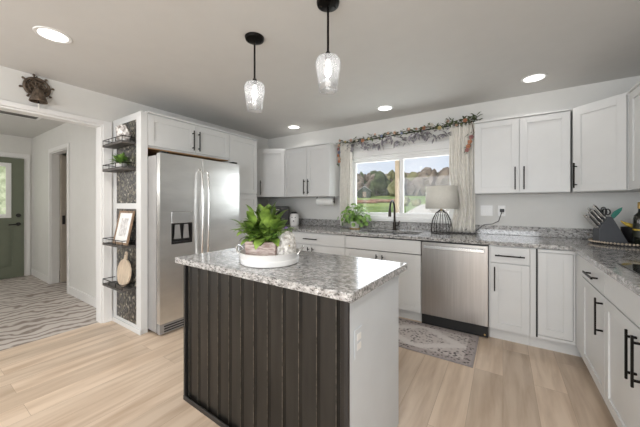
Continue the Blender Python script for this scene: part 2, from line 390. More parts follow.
# green hall door
gy0, gy1 = .36, 1.25
d = sempty('door_1', 'green panelled entry door with glazed top at the end of the hall', 'door')
m_ = MB()
def panel_grid(mb, x0, x1, y0, y1, z0, z1, holes):   # slab facing +x with recessed or open holes (y0,y1,z0,z1)
    ys = sorted({y0, y1, *[h[0] for h in holes], *[h[1] for h in holes]}); zs = sorted({z0, z1, *[h[2] for h in holes], *[h[3] for h in holes]})
    for a, c in zip(ys, ys[1:]):
        for e, g in zip(zs, zs[1:]):
            if any(h[0] <= a and c <= h[1] and h[2] <= e and g <= h[3] for h in holes): continue
            mb.box(x0, x1, a, c, e, g)
gl = (gy0+.17, gy1-.17, 1.04, 1.92)
panel_grid(m_, HX+.005, HX+.045, gy0, gy1, .01, 2.03, [gl, (gy0+.14, gy0+.40, .2, .85), (gy1-.40, gy1-.14, .2, .85)])
for a in (gy0+.14, gy1-.40): m_.box(HX+.005, HX+.032, a, a+.26, .2, .85); m_.box(HX+.03, HX+.042, a+.04, a+.22, .24, .81)
m_.build('door_leaf', GREEND, d)
f = MB(); e = .045
f.box(HX+.045, HX+.06, gl[0]-.02, gl[0]+e, gl[2]-.02, gl[3]+.02).box(HX+.045, HX+.06, gl[1]-e, gl[1]+.02, gl[2]-.02, gl[3]+.02)
f.box(HX+.045, HX+.06, gl[0]+e, gl[1]-e, gl[2]-.02, gl[2]+e).box(HX+.045, HX+.06, gl[0]+e, gl[1]-e, gl[3]-e, gl[3]+.02)
f.build('glazing_frame', WHITEP, d, bevel=.004)
GRN = mat('frosted_green_view', (.25, .34, .16), .25, var=.6, scale=9, tint=(.8, .85, .75), emit=((.55, .62, .40), .55))
bx(HX+.02, HX+.026, gl[0], gl[1], gl[2], gl[3]).build('glazed_light', GRN, d)
hy = gy1 - .07
h = MB().tube([(HX+.045, hy, .91), (HX+.06, hy, .91)], .03, 16).tube([(HX+.06, hy, .91), (HX+.10, hy, .91)], .010).tube([(HX+.10, hy+.01, .91), (HX+.10, hy-.12, .905)], .010)
h.build('lever_handle', MATTE, d, smooth=True)
MB().tube([(HX+.045, hy, 1.06), (HX+.065, hy, 1.06)], .032, 16).build('deadbolt', MATTE, d, smooth=True)
t = casing(MB(), gy0, gy1, 2.04, lambda m, a, c, z0, z1: m.box(HX, HX+.02, a, c, z0, z1), wd=.08)
struct('trim_3', t, TRIM, 'white casing around the green door', bevel=.003)
# side doorway: open door and what is seen in the room
d = sempty('door_2', 'beige door standing open in the hall side doorway', 'door')
bx(OX0+.02, OX0+.055, HY+.105, HY+.75, .01, 2.03).build('door_leaf', mat('door_beige', (.52, .46, .39), .5, var=.06), d, bevel=.003)
bx(OX0+.056, OX0+.062, HY+.12, HY+.155, .93, 1.07).build('latch_plate', MATTE, d)
dr = thing('dresser', 'dark dresser glimpsed through the hall side doorway', 'dresser', (-6.35, 2.45, 0))
bx(-.5, .5, -.2, .2, 0, .80).build('body', MATTE, dr, bevel=.005)
bx(-.52, .52, -.22, .22, .80, .83).build('top', WOODD, dr, bevel=.004)
for i in range(3): bx(-.47, .47, -.215, -.2, .1+i*.23, .31+i*.23).build('drawer', MATTE, dr, bevel=.004)
# hall ceiling return grille
v = thing('ceiling_vent', 'grey slatted return air grille in the hall ceiling', 'vent', (-5.24, .78, H))
f = MB(); f.box(-.12, .12, -.32, -.29, -.012, 0).box(-.12, .12, .29, .32, -.012, 0).box(-.12, -.09, -.29, .29, -.012, 0).box(.09, .12, -.29, .29, -.012, 0)
f.build('frame', WHITEP, v)
s_ = MB()
for i in range(9): s_.box(-.085+i*.02, -.077+i*.02, -.29, .29, -.010, -.001)
s_.build('slats', GRATE, v)

# ---------------------------------------------------------------- kitchen window
def sash(mb, x0, x1, z0, z1, y0, y1, e): mb.box(x0, x1, y0, y1, z0, z0+e).box(x0, x1, y0, y1, z1-e, z1).box(x0, x0+e, y0, y1, z0+e, z1-e).box(x1-e, x1, y0, y1, z0+e, z1-e); return mb
wd = sempty('window_1', 'white sliding window over the sink', 'window')
sash(MB(), WX0, WX1, WZ0, WZ1, YB+.01, YB+.11, .03).build('window_frame', TRIM, wd, bevel=.003)
for a, c, yy in ((WX0+.03, -1.125, YB+.065), (-1.155, WX1-.03, YB+.025)):
    s_ = sash(MB(), a, c, WZ0+.03, WZ1-.03, yy, yy+.035, .045).build('sash', TRIM, wd, bevel=.003)
    bx(a+.04, c-.04, yy+.015, yy+.019, WZ0+.07, WZ1-.07).build('pane', GLASS, s_)
c_ = casing(MB(), WX0, WX1, WZ1, lambda m, a, c, z0, z1: m.box(a, c, YB-.018, YB, z0, z1), wd=.075, z0=WZ0-.04)
c_.box(WX0-.09, WX1+.09, YB-.03, YB, WZ1+.075, WZ1+.095)
c_.build('casing', TRIM, wd, bevel=.003)
bx(WX0-.08, WX1+.08, YB-.045, YB+.03, WZ0-.04, WZ0).build('window_sill', TRIM, wd, bevel=.004)

# ---------------------------------------------------------------- outside
def hgt(x, y):
    h_ = -1.4 + .078 * (y - 6) + .35 * noise.noise(Vector((x*.05, y*.05, 0)))
    if y > 62: h_ += -.004 * (y-62) + 2.2 * noise.noise(Vector((x*.014, 0, 3))) * min(1, (y-62)/50)
    if y > 140: h_ -= (y-140) * .05
    return h_
GRASS = mat('meadow_grass', (.16, .27, .05), .9, var=.3, scale=.16, tint=(.33, .40, .13))
g = MB(); NX, NY = 70, 60; vs = []
for j in range(NY+1):
    yy = 4 + (j/NY)**1.8 * 300
    vs.append([g.b.verts.new((x_, yy, hgt(x_, yy))) for x_ in [(-280 + 400*i/NX) for i in range(NX+1)]])
for j in range(NY):
    for i in range(NX): g.b.faces.new((vs[j][i], vs[j][i+1], vs[j+1][i+1], vs[j+1][i]))
o = g.build('ground_outside', GRASS, smooth=True); tag(o, 'green meadow rising to the wooded hill', 'ground', kind='structure')
TREE = [mat('tree_bare_brown', (.16, .125, .10), .95, var=.35, scale=.8, tint=(.32, .26, .21)),
        mat('tree_evergreen', (.055, .08, .04), .95, var=.4, scale=.8, tint=(.12, .15, .075)),
        mat('tree_budding', (.20, .21, .09), .95, var=.35, scale=.5, tint=(.32, .30, .16))]
wood = [MB(), MB(), MB()]
ICO = bmesh.new(); bmesh.ops.create_icosphere(ICO, subdivisions=2, radius=1)
ICOV = [v_.co.copy() for v_ in ICO.verts]; ICOV_I = {v_: i_ for i_, v_ in enumerate(ICO.verts)}; ICOF = [[ICOV_I[v_] for v_ in f_.verts] for f_ in ICO.faces]
def blob(mb, c, r, h_):
    c = Vector(c); vs_ = []
    for q in ICOV:
        p = Vector((q.x*r, q.y*r, q.z*h_)); p += q * noise.noise((c + p) * (1.8 / r)) * .6 * r
        vs_.append(mb.b.verts.new(c + p))
    for f_ in ICOF: mb.b.faces.new([vs_[i_] for i_ in f_])
for i in range(1700):
    yy = rnd.uniform(61, 122); xx = rnd.uniform(-.95*yy-5, .12*yy)
    k = rnd.choices((0, 1, 2), (5, 4 if xx < -.42*yy else 1.0, 1.5))[0]; hh = rnd.uniform(2.6, 5.4); r_ = rnd.uniform(.8, 1.9)
    blob(wood[k], (xx, yy, hgt(xx, yy) + hh*.5), r_, hh*.62)
for mb, m_, nm, lb in zip(wood, TREE, ('bare_woodland', 'evergreen_woodland', 'budding_woodland'), ('leafless brown woods covering the hill outside', 'dark evergreen trees scattered through the hill woods', 'pale budding trees scattered through the hill woods')):
    tag(mb.build(nm, m_, smooth=True), lb, 'woods', kind='stuff')
# shed on the slope
sx, sy = -25.6, 57.0; sh = thing('shed', 'small grey gabled shed on the meadow below the woods', 'shed', (sx, sy, hgt(sx, sy) - .1), R(25))
sh.scale = (.62, .62, .62)
BARN = mat('barn_boards', (.07, .085, .07), .9, var=.2); ROOF = mat('metal_roof', (.34, .33, .33), .6, var=.1)
MB().prism([(-2.2, 0), (2.2, 0), (2.2, 2.4), (0, 3.9), (-2.2, 2.4)], -2.6, 2.6).build('walls', BARN, sh)
MB().prism([(-2.6, 2.15), (0, 3.95), (2.6, 2.15), (2.6, 2.35), (0, 4.2), (-2.6, 2.35)], -2.9, 2.9).build('roof', ROOF, sh)
bx(-.6, .6, -2.66, -2.6, .2, 2.1).build('shed_door', WOODD, sh)
# felled logs
LOG = mat('red_log_bark', (.30, .17, .12), .9, var=.3, scale=3)
for i, (lx_, ly_, a_) in enumerate(((-19.2, 42, 8), (-16.9, 43.6, -5), (-15.2, 41.5, 14), (-17.6, 40.2, 3), (-13.4, 43.2, -12))):
    z_ = hgt(lx_, ly_) + .22
    o = MB().tube([(-1.7, 0, 0), (-.6, .06, .02), (.6, -.04, 0), (1.7, .03, 0)], [.24, .22, .2, .16], 10).build('log', LOG, smooth=True, loc=(lx_, ly_, z_), rot=(0, 0, R(a_)))
    tag(o, 'reddish felled log lying in the row of logs on the meadow', 'log', 'felled logs on the meadow')
pl_ = MB()
yy = 24
DRV = mat('gravel', (.52, .48, .42), .9, var=.15, scale=2)
dv = []
for j in range(13):
    yy = 18 + j*1.6; xc_ = -4.2 - j*.16
    dv.append([pl_.b.verts.new((xc_+q, yy, hgt(xc_+q, yy)+.10)) for q in (-2.6, -.9, .9, 2.6)])
for a, c in zip(dv, dv[1:]):
    for i in range(3): pl_.b.faces.new((a[i], a[i+1], c[i+1], c[i]))
o = pl_.build('gravel_drive', DRV, smooth=True); tag(o, 'pale gravel drive outside the right pane', 'drive', kind='structure')
for (x_, y_, r_) in ((-10.6, 36, .8), (-8.9, 35.5, .6)):
    mb = MB(); blob(mb, (0, 0, 0), r_, r_*.8)
    tag(mb.build('bush', TREE[2], smooth=True, loc=(x_, y_, hgt(x_, y_) + r_*.55)), 'low %s olive bush on the lawn beside the gravel drive' % ('larger' if r_ > .7 else 'smaller'), 'bush')
p = thing('porch_post', 'weathered tan wooden post standing just outside the window', 'post', (-1.69, 5.3, -1.3))
bx(-.038, .038, -.038, .038, 0, 4.0).build('shaft', WOODL, p, bevel=.005); bx(-.09, .09, -.09, .09, 0, .2).build('plinth', WOODL, p, bevel=.005)

# ---------------------------------------------------------------- cabinets
def pull(parent, x, z, L=.22, horiz=False, m=BLACK):
    h = MB(); y0 = -.034
    if horiz:
        h.box(x-L/2, x+L/2, y0-.005, y0+.005, z-.006, z+.006)
        for s in (-1, 1): h.box(x+s*(L/2-.03)-.005, x+s*(L/2-.03)+.005, y0+.005, 0, z-.005, z+.005)
    else:
        h.box(x-.005, x+.005, y0-.004, y0+.005, z-L/2, z+L/2)
        for s in (-1, 1): h.box(x-.005, x+.005, y0+.005, 0, z+s*(L/2-.03)-.005, z+s*(L/2-.03)+.005)
    return h.build('handle', m, parent, bevel=.0015)
def shaker(parent, x0, x1, z0, z1, name='door', rail=.058, flat=False, m=CAB, y=0):
    g_ = .0024; x0 += g_; x1 -= g_; z0 += g_; z1 -= g_; d = MB()
    if flat: d.box(x0, x1, y, y+.019, z0, z1)
    else:
        r_ = rail
        d.box(x0, x0+r_, y, y+.019, z0, z1).box(x1-r_, x1, y, y+.019, z0, z1).box(x0+r_, x1-r_, y, y+.019, z0, z0+r_).box(x0+r_, x1-r_, y, y+.019, z1-r_, z1)
        d.box(x0+r_-.002, x1-r_+.002, y+.009, y+.017, z0+r_-.002, z1-r_+.002)
    return d.build(name, m, parent, bevel=.0012)
def cabinet(name, label, loc, rz, w_, z0, z1, depth, fronts, toe=True, group=None, cat='cabinet', bodymat=CAB, crown=False):
    c = thing(name, label, cat, (loc[0], loc[1], 0), rz, group)
    b_ = bx(0, w_, .0195, depth, z0, z1).build('body', bodymat, c, bevel=.001)
    if toe: bx(.001, w_-.001, .07, .085, 0, z0-.001).build('toe_kick', CAB, c)
    if crown: bx(-.002, w_+.002, -.006, depth, z1, z1+.018).build('top_moulding', CAB, c, bevel=.002)
    for f in fronts:
        kind, x0, x1, a, b2 = f[:5]; hs = f[5] if len(f) > 5 else None
        if kind == 'door': d_ = shaker(c, x0, x1, a, b2)
        elif kind == 'drawer': d_ = shaker(c, x0, x1, a, b2, 'drawer', rail=.04, flat=True)
        elif kind == 'panel': d_ = shaker(c, x0, x1, a, b2, 'false_front', flat=True)
        if hs:
            if hs[0] == 'h': pull(d_, hs[1], hs[2], horiz=True)
            else: pull(d_, hs[1], hs[2])
    return c
BF = 3.0215; CBZ = .878
bw = lambda x: x
# drawer base left of sink
X0 = -2.62
w_ = -1.612 - X0
cabinet('drawer_base_cabinet', 'white base cabinet with one wide drawer over two doors left of the sink', (X0, BF), 0, w_, .11, CBZ, YB-BF-.004,
        [('drawer', .0, w_, .722, .868, ('h', w_/2, .795)), ('door', 0, w_/2, .112, .718, ('v', w_/2-.035, .575)), ('door', w_/2, w_, .112, .718, ('v', w_/2+.035, .575))])
w_ = -.717+1.612
cabinet('sink_base_cabinet', 'white sink base cabinet with plain false front under the window', (-1.612, BF), 0, w_, .11, CBZ-.24, YB-BF-.004,
        [('panel', .0, w_, .722, .868), ('door', 0, w_/2, .112, .718, ('v', w_/2-.035, .575)), ('door', w_/2, w_, .112, .718, ('v', w_/2+.035, .575))])
w_ = .305
cabinet('narrow_base_cabinet', 'narrow white base cabinet with drawer right of the dishwasher', (-.109, BF), 0, w_, .11, CBZ, YB-BF-.004,
        [('drawer', .012, w_, .722, .868, ('h', w_/2+.005, .79)), ('door', .012, w_, .112, .718, ('v', .045, .575))])
c = thing('corner_base_cabinet', 'white corner base cabinet with one tall inset door', 'cabinet', (.196, BF, 0))
wc = .4906 - .196
bx(0, .930, .0195, YB-BF-.004, .11, CBZ).build('body', CAB, c, bevel=.001)
f = MB(); f.box(.001, .040, 0, .019, .112, .870).box(.053, wc, 0, .019, .845, .870).box(.053, wc, 0, .019, .112, .135).box(wc-.012, wc, 0, .019, .135, .845).build('face_frame', CAB, c, bevel=.001)
bx(.040, .053, .012, .019, .112, .870).build('shadow_gap', MATTE, c)
shaker(c, .053, wc-.014, .137, .843)
bx(0, .36, .07, .085, 0, .109).build('toe_kick', CAB, c)
# right-hand run (faces -x): local x -> -y
XF = .4906
def rr(name, label, ytop, w_, fronts, z1=CBZ): return cabinet(name, label, (XF, ytop), R(-90), w_, .11, z1, XR-XF-.004, fronts)
bx_ = thing('filler_panel', 'narrow white filler strip in the inside corner of the base units', 'panel', (XF, BF, 0), R(-90))
bx(.002, .218, .002, .018, .112, .870).build('strip', CAB, bx_, bevel=.001); bx(.07, .218, .07, .085, 0, .109).build('toe_kick', CAB, bx_)
w_ = .549
rr('right_drawer_cabinet', 'white base cabinet with drawer and single door beside the inside corner', 2.80, w_,
   [('drawer', 0, w_, .722, .868, ('h', .33, .795)), ('door', 0, w_, .112, .718, ('v', w_-.032, .59))])
w_ = 1.0
rr('cooktop_base_cabinet', 'white base cabinet with two doors and false front under the cooktop', 2.249, w_,
   [('panel', 0, w_, .722, .868), ('door', 0, w_/2, .112, .718, ('v', w_/2-.035, .59)), ('door', w_/2, w_, .112, .718, ('v', w_/2+.035, .59))])
w_ = .50
rr('end_base_cabinet', 'white base cabinet nearest the camera at the end of the right run', 1.247, w_,
   [('drawer', 0, w_, .722, .868, ('h', w_/2, .795)), ('door', 0, w_/2, .112, .718, ('v', w_/2-.035, .59)), ('door', w_/2, w_, .112, .718, ('v', w_/2+.035, .59))])
# left corner base (behind island)
cabinet('left_corner_base_cabinet', 'plain white base unit in the left corner under the toaster oven', (XL+.004, BF), 0, X0-XL-.006, .11, CBZ, YB-BF-.004, [('panel', .66, X0-XL-.006, .112, .868)])

# dishwasher
dw = thing('dishwasher', 'stainless steel dishwasher with bar handle under the counter', 'dishwasher', (-.717, BF, 0))
bx(.004, .604, .03, .60, .01, CBZ-.002).build('tub', STEELG, dw)
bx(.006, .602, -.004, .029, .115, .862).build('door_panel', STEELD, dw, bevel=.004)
bx(.006, .602, .018, .029, .862, .874).build('control_strip', MATTE, dw)
KICK = mat('black_enamel', (.006, .006, .006), .5)
bx(.006, .602, .006, .029, .012, .112).build('kick_plate', KICK, dw, bevel=.002)
h = MB().box(.035, .573, -.043, -.028, .800, .832)
for q in (.05, .548): h.box(q, q+.012, -.029, -.003, .807, .825)
h.build('handle', CHROME, dw, bevel=.004)
MB().tube([(.575, .007, .035), (.575, .002, .035)], .007, 10).build('badge', GOLD, dw)

# ---------------------------------------------------------------- fridge wall
PY0, PY1 = 1.306, 1.368
SF = -2.9066
ep = thing('refrigerator_surround', 'white refrigerator surround side with black pebble mosaic inlay', 'panel', (0, 0, 0))
p_ = MB(); SH = 2.15
# face pieces (towards -y): stiles, rails; core behind
p_.box(XL+.003, -3.0, PY0+.014, PY1, 0, SH).box(-3.0, SF, PY0, PY1, 0, SH).box(XL+.003, -3.445, PY0, PY0+.014, 0, SH)
p_.box(-3.445, -3.0, PY0, PY0+.014, 0, .07).box(-3.445, -3.0, PY0, PY0+.014, 1.205, 1.262).box(-3.445, -3.0, PY0, PY0+.014, 2.085, SH)
p_.build('frame', CAB, ep, bevel=.0015)
for a, c2 in ((.07, 1.205), (1.262, 2.085)): bx(-3.445, -3.0, PY0+.006, PY0+.0135, a, c2).build('mosaic', MOSA, ep)
bx(XL+.003, SF+.012, PY0-.012, PY0-.0005, 0, .045).build('shoe_moulding', CAB, ep, bevel=.002)
FY0, FY1, PAN1 = PY1+.001, 2.3415, 2.8238
w_ = FY1 - FY0
cabinet('overhead_cabinet', 'white two door cabinet above the refrigerator', (SF, FY0), R(90), w_, 1.812, SH, SF-XL-.004,
        [('door', 0, w_*.52, 1.827, 2.135, ('v', w_*.52-.035, 1.96)), ('door', w_*.52, w_, 1.827, 2.135, ('v', w_*.52+.035, 1.96))], toe=False, crown=True)
o = bx(XL+.02, SF-.021, FY0+.002, FY1-.002, 1.802, 1.8115).build('cabinet_bottom_board', WOODU); tag(o, 'raw brown wood underside board above the refrigerator', 'board')
w_ = PAN1 - FY1 - .001
pc = cabinet('pantry_cabinet', 'tall white pantry cabinet right of the refrigerator', (SF, FY1+.001), R(90), w_, .11, SH, SF-XL-.004,
        [('door', .0, w_, 1.392, 2.135), ('door', .0, w_, .112, 1.378)], crown=True)
# fridge: local x->+y, local -y -> +x
fr = thing('refrigerator', 'stainless steel side by side refrigerator with ice dispenser', 'refrigerator', (-2.692, FY0+.004, 0), R(90))
FW = FY1 - FY0 - .02
bx(0, FW, .065, .73, .03, 1.722).build('body', STEELG, fr, bevel=.003)
SPL = .445
# freezer door with dispenser opening (local x .06..  )
dx0, dx1, dz0, dz1 = .11, .33, .86, 1.18
d_ = MB(); 
for a, c2, e_, g_ in ((.002, dx0, 0.118, 1.738), (dx1, SPL-.003, 0.118, 1.738), (dx0, dx1, .118, dz0), (dx0, dx1, dz1, 1.738)): d_.box(a, c2, 0, .058, e_, g_)
d_.box(dx0, dx1, .05, .058, dz0, dz1)
bmesh.ops.remove_doubles(d_.b, verts=d_.b.verts, dist=1e-5)
fd = d_.build('freezer_door', STEEL, fr)
dp = bx(dx0+.002, dx1-.002, -.004, .049, dz1-.115, dz1-.002).build('dispenser_display', CHROME, fd, bevel=.003)
cv = MB(); cv.box(dx0+.002, dx1-.002, .035, .049, dz0+.002, dz1-.117).box(dx0+.002, dx0+.012, .0, .035, dz0+.002, dz1-.117).box(dx1-.012, dx1-.002, .0, .035, dz0+.002, dz1-.117).box(dx0+.012, dx1-.012, -.004, .035, dz0+.002, dz0+.022)
cv.build('dispenser_recess', MATTE, fd)
MB().prism([(.145, .91), (.215, .91), (.20, 1.05), (.155, 1.05)], .012, .022).build('dispenser_paddle', STEELG, fd)
MB().prism([(.24, .91), (.30, .91), (.29, 1.05), (.25, 1.05)], .012, .022).build('dispenser_paddle', STEELG, fd)
rd = bx(SPL+.003, FW-.002, 0, .058, 0.118, 1.738).build('refrigerator_door', STEEL, fr, bevel=.006)
for x_, par in ((SPL-.035, fd), (SPL+.035, rd)):
    pts = [(x_, 0, 1.62), (x_, -.045, 1.58), (x_, -.062, 1.40), (x_, -.066, 1.20), (x_, -.062, 1.0), (x_, -.045, .74), (x_, 0, .70)]
    MB().tube(pts, [.009, .011, .011, .011, .011, .011, .009], 10).build('handle', CHROME, par, smooth=True)
bx(.01, FW-.01, .02, .07, .015, .108).build('base_grille', STEELG, fr, bevel=.002)
g = MB()
for i in range(3): g.box(.05, FW-.05, .014, .021, .030+i*.024, .040+i*.024)
g.build('grille_slot', MATTE, fr)
for q in (.03, FW-.09): bx(q, q+.06, .01, .09, 1.738, 1.758).build('hinge_cap', MATTE, fr, bevel=.003)
bx(.06, .85, .1, .7, 0, .03).build('foot_roller', MATTE, fr)

# upper cabinets
UY, UB, UT = 3.3275, 1.362, 2.095
def upper(name, label, x0, x1, doors, group=None):
    return cabinet(name, label, (x0, UY), 0, x1-x0, UB, UT+.0, YB-UY-.001, doors, toe=False, crown=True, group=group)
w_ = .795; mid = .40
upper('upper_cabinet', 'white two door wall cabinet left of the window', -2.81, -2.015, [('door', 0, mid, UB+.002, UT-.002, ('v', mid-.035, 1.505)), ('door', mid, w_, UB+.002, UT-.002, ('v', mid+.035, 1.505))])
w_ = .757; mid = .382
upper('upper_cabinet', 'white two door wall cabinet right of the window', -.249, .508, [('door', 0, mid, UB+.002, UT-.002, ('v', mid-.035, 1.505)), ('door', mid, w_, UB+.002, UT-.002, ('v', mid+.035, 1.505))])
def diag(label, P, Q, poly, hx):
    P, Q = Vector(P), Vector(Q); a = math.atan2(Q.y-P.y, Q.x-P.x); w_ = (Q-P).length
    c = thing('diagonal_cabinet', label, 'cabinet', (P.x, P.y, 0), a)
    inv = Matrix.Rotation(-a, 2); pl = [inv @ (Vector(q)-P) for q in poly]
    pl = [(q.x, max(q.y, .0195) if abs(q.y) < .03 else q.y) for q in pl]
    MB().prism(pl, UB, UT, 'z').build('body', CAB, c, bevel=.001)
    MB().prism(pl, UT, UT+.018, 'z').build('top_moulding', CAB, c)
    d_ = shaker(c, .015, w_-.015, UB+.002, UT-.002)
    if hx is not None: pull(d_, hx if hx > 0 else w_+hx, 1.505)
    return c
diag('white diagonal cabinet in the left corner beside the pantry', (-3.205, 3.09), (-2.812, UY), [(-3.205, 3.09), (-2.812, UY), (-2.812, YB-.001), (XL+.001, YB-.001), (XL+.001, 3.09)], .075)
diag('white diagonal cabinet in the right corner over the knife block', (.510, UY), (.80, 3.055), [(.510, UY), (.80, 3.055), (XR-.001, 3.055), (XR-.001, YB-.001), (.510, YB-.001)], .045)
cabinet('upper_cabinet', 'white wall cabinet at the right edge over the cooktop run', (.80, 3.052), R(-90), .76, UB, UT, XR-.80-.001, [('door', 0, .38, UB+.002, UT-.002, ('v', .345, 1.505)), ('door', .38, .76, UB+.002, UT-.002, ('v', .415, 1.505))], toe=False, crown=True)
cabinet('upper_cabinet', 'white wall cabinet between pantry and corner cabinet', (-3.205, PAN1+.002), R(90), .263, UB, UT, .324, [('panel', 0, .263, UB+.002, UT-.002)], toe=False, crown=True)

# ---------------------------------------------------------------- worktops
def slab(mb, xs, ys, fill, z0, z1):
    V = {}
    def v(i, j, k):
        if (i, j, k) not in V: V[(i, j, k)] = mb.b.verts.new((xs[i], ys[j], (z0, z1)[k]))
        return V[(i, j, k)]
    F = lambda i, j: 0 <= i < len(xs)-1 and 0 <= j < len(ys)-1 and fill(i, j)
    for i in range(len(xs)-1):
        for j in range(len(ys)-1):
            if not F(i, j): continue
            for k in (0, 1): mb.b.faces.new([v(i, j, k), v(i+1, j, k), v(i+1, j+1, k), v(i, j+1, k)])
            for (di, dj, a, c2) in ((-1, 0, (i, j), (i, j+1)), (1, 0, (i+1, j), (i+1, j+1)), (0, -1, (i, j), (i+1, j)), (0, 1, (i, j+1), (i+1, j+1))):
                if not F(i+di, j+dj): mb.b.faces.new([v(*a, 0), v(*c2, 0), v(*c2, 1), v(*a, 1)])
CF = BF - .028; CX = XF - .028
SX0, SX1, SY0, SY1 = -1.53, -.80, 3.18, 3.54
xs = [XL+.002, SX0, SX1, CX, XR-.002]; ys = [.74, CF, SY0, SY1, YB-.002]
wt = thing('worktop', 'speckled grey granite worktop running under the window and down the right wall', 'worktop')
mb = MB(); slab(mb, xs, ys, lambda i, j: (j > 0 and not (i == 1 and j == 2)) or (i == 3), CBZ+.001, .915)
mb.build('countertop', GRAN, wt, bevel=.006)
bs = MB(); bs.box(XL+.002, XR-.002, YB-.022, YB-.002, .916, 1.015).box(XR-.022, XR-.002, .74, YB-.022, .916, 1.015)
bs.build('backsplash', GRAN, wt, bevel=.002)
sk = thing('sink', 'black undermount sink basin below the window', 'sink', (0, 0, 0))
s_ = MB(); e = .012
s_.box(SX0-e, SX1+e, SY0-e, SY1+e, .66, .672).box(SX0-e, SX0, SY0-e, SY1+e, .672, .876).box(SX1, SX1+e, SY0-e, SY1+e, .672, .876).box(SX0, SX1, SY0-e, SY0, .672, .876).box(SX0, SX1, SY1, SY1+e, .672, .876)
s_.build('basin', MATTE, sk)
MB().lathe([(0, 0), (.045, 0), (.045, .004), (0, .004)], (-1.16, 3.36, .672), 20).build('drain', CHROME, sk)
fc = thing('faucet', 'dark bronze gooseneck pull down faucet behind the sink', 'faucet', (-1.19, 3.605, .915))
MB().lathe([(0, 0), (.03, 0), (.03, .008), (.022, .02), (.018, .1), (0, .1)], n=24).build('base', BRONZE, fc, smooth=True)
pts = [(0, 0, .09), (0, 0, .26)] + [(0, -.09 + .09*math.cos(t), .26 + .12*math.sin(t)) for t in [math.pi*k/12 for k in range(1, 12)]] + [(0, -.18, .25)]
MB().tube(pts, .013, 12).build('neck', BRONZE, fc, smooth=True)
MB().tube([(0, -.18, .27), (0, -.182, .24), (0, -.187, .18)], [.015, .019, .019], 14).build('spray_head', BRONZE, fc, smooth=True)
MB().tube([(.018, 0, .06), (.05, 0, .065), (.065, 0, .12)], [.009, .009, .006], 10).build('lever', BRONZE, fc, smooth=True)
ck = thing('cooktop', 'black glass electric cooktop set on the right worktop', 'cooktop', (0, 0, .9155))
bx(.545, 1.05, 1.50, 2.263, 0, .006).build('glass_top', COOK, ck, bevel=.002)
RING = mat('ring_print', (.12, .12, .12), .3, var=.1)
for x_, y_, r_ in ((.68, 2.07, .09), (.68, 1.69, .11), (.92, 2.07, .11), (.92, 1.69, .075)):
    MB().lathe([(r_-.003, .0062), (r_, .0062), (r_, .0066), (r_-.003, .0066), (r_-.003, .0062)], (x_, y_, 0), 40).build('burner_ring', RING, ck)

# ---------------------------------------------------------------- island
IA = -.0283 + math.pi
IX, IY, IW, ID = -.4797, .9537, 1.2806, .6753
isl = thing('kitchen_island', 'kitchen island with black ribbed front, white sides and granite top', 'island', (IX, IY, 0), -.0283)
# local: x from -IW..0, y 0..ID
bx0, bx1, by0, by1 = -IW+.04, -.04, .04, ID-.02
bx(bx0+.012, bx1-.002, by0+.02, by1-.02, .0, CBZ).build('body', ISLW, isl, bevel=.001)
pp = []; x = bx0+.016; ribs = []
prof = [(bx0+.012, 0)]
k = bx1 - .06
pos = []
while k > bx0+.04: pos.append(k); k -= .1
for k in sorted(pos): prof += [(k-.007, 0), (k-.0035, -.0055), (k+.0035, -.0055), (k+.007, 0), (k+.011, 0), (k+.013, .003), (k+.016, .003), (k+.018, 0)]
prof += [(bx1-.002, 0)]
front = MB(); A = [(a, by0+.016+b2) for a, b2 in prof]; B = A + [(bx1-.002, by0+.0195), (bx0+.012, by0+.0195)]
front.prism(B, .0, CBZ-.001, 'z').build('ribbed_panel', ISLB, isl)
RIBE = mat('pale_rib_edge', (.035, .031, .026), .4, .2, var=.5, scale=12, stretch=(1, 1, 3), tint=(.12, .105, .085))  # lighter tan strips along the rib crests
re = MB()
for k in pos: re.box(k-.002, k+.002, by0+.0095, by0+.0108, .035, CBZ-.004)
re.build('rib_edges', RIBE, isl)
tr = MB(); tr.box(bx0, bx0+.018, by0-.004, by0+.022, 0, CBZ-.001).box(bx0, bx1, by0-.006, by0+.002, .0, .03)
tr.box(bx1-.012, bx1+.004, by0-.004, by0+.0115, .0, CBZ-.001)
tr.build('edge_trim', MATTE, isl, bevel=.002)
bx(bx0, bx0+.0115, by0+.0225, by1, 0, CBZ-.001).build('side_panel', ISLW, isl)
bx(bx1-.0015, bx1+.004, by0+.012, by1-.03, 0, CBZ-.001).build('side_panel', ISLW, isl, bevel=.001)
for a in range(3):
    q0 = bx0+.015+a*(bx1-bx0-.03)/3; q1 = q0+(bx1-bx0-.03)/3
    d_ = MB().box(q0+.002, q1-.002, by1-.0195, by1, .11, .87).build('door', CAB, isl, bevel=.002)
    MB().box(q1-.05, q1-.038, by1+.029, by1+.039, .6, .82).box(q1-.05, q1-.038, by1, by1+.03, .62, .63).box(q1-.05, q1-.038, by1, by1+.03, .79, .80).build('handle', BLACK, d_)
bx(-IW, 0, 0, ID, CBZ, .915).build('granite_top', GRAN, isl, bevel=.005)
ol = MB().box(bx1+.0045, bx1+.009, .085, .157, .615, .735).build('outlet_plate', ISLW, isl, bevel=.003)
for z_ in (.645, .685): bx(bx1+.009, bx1+.011, .103, .139, z_, z_+.028).build('socket', PLASTIC, ol, bevel=.002)

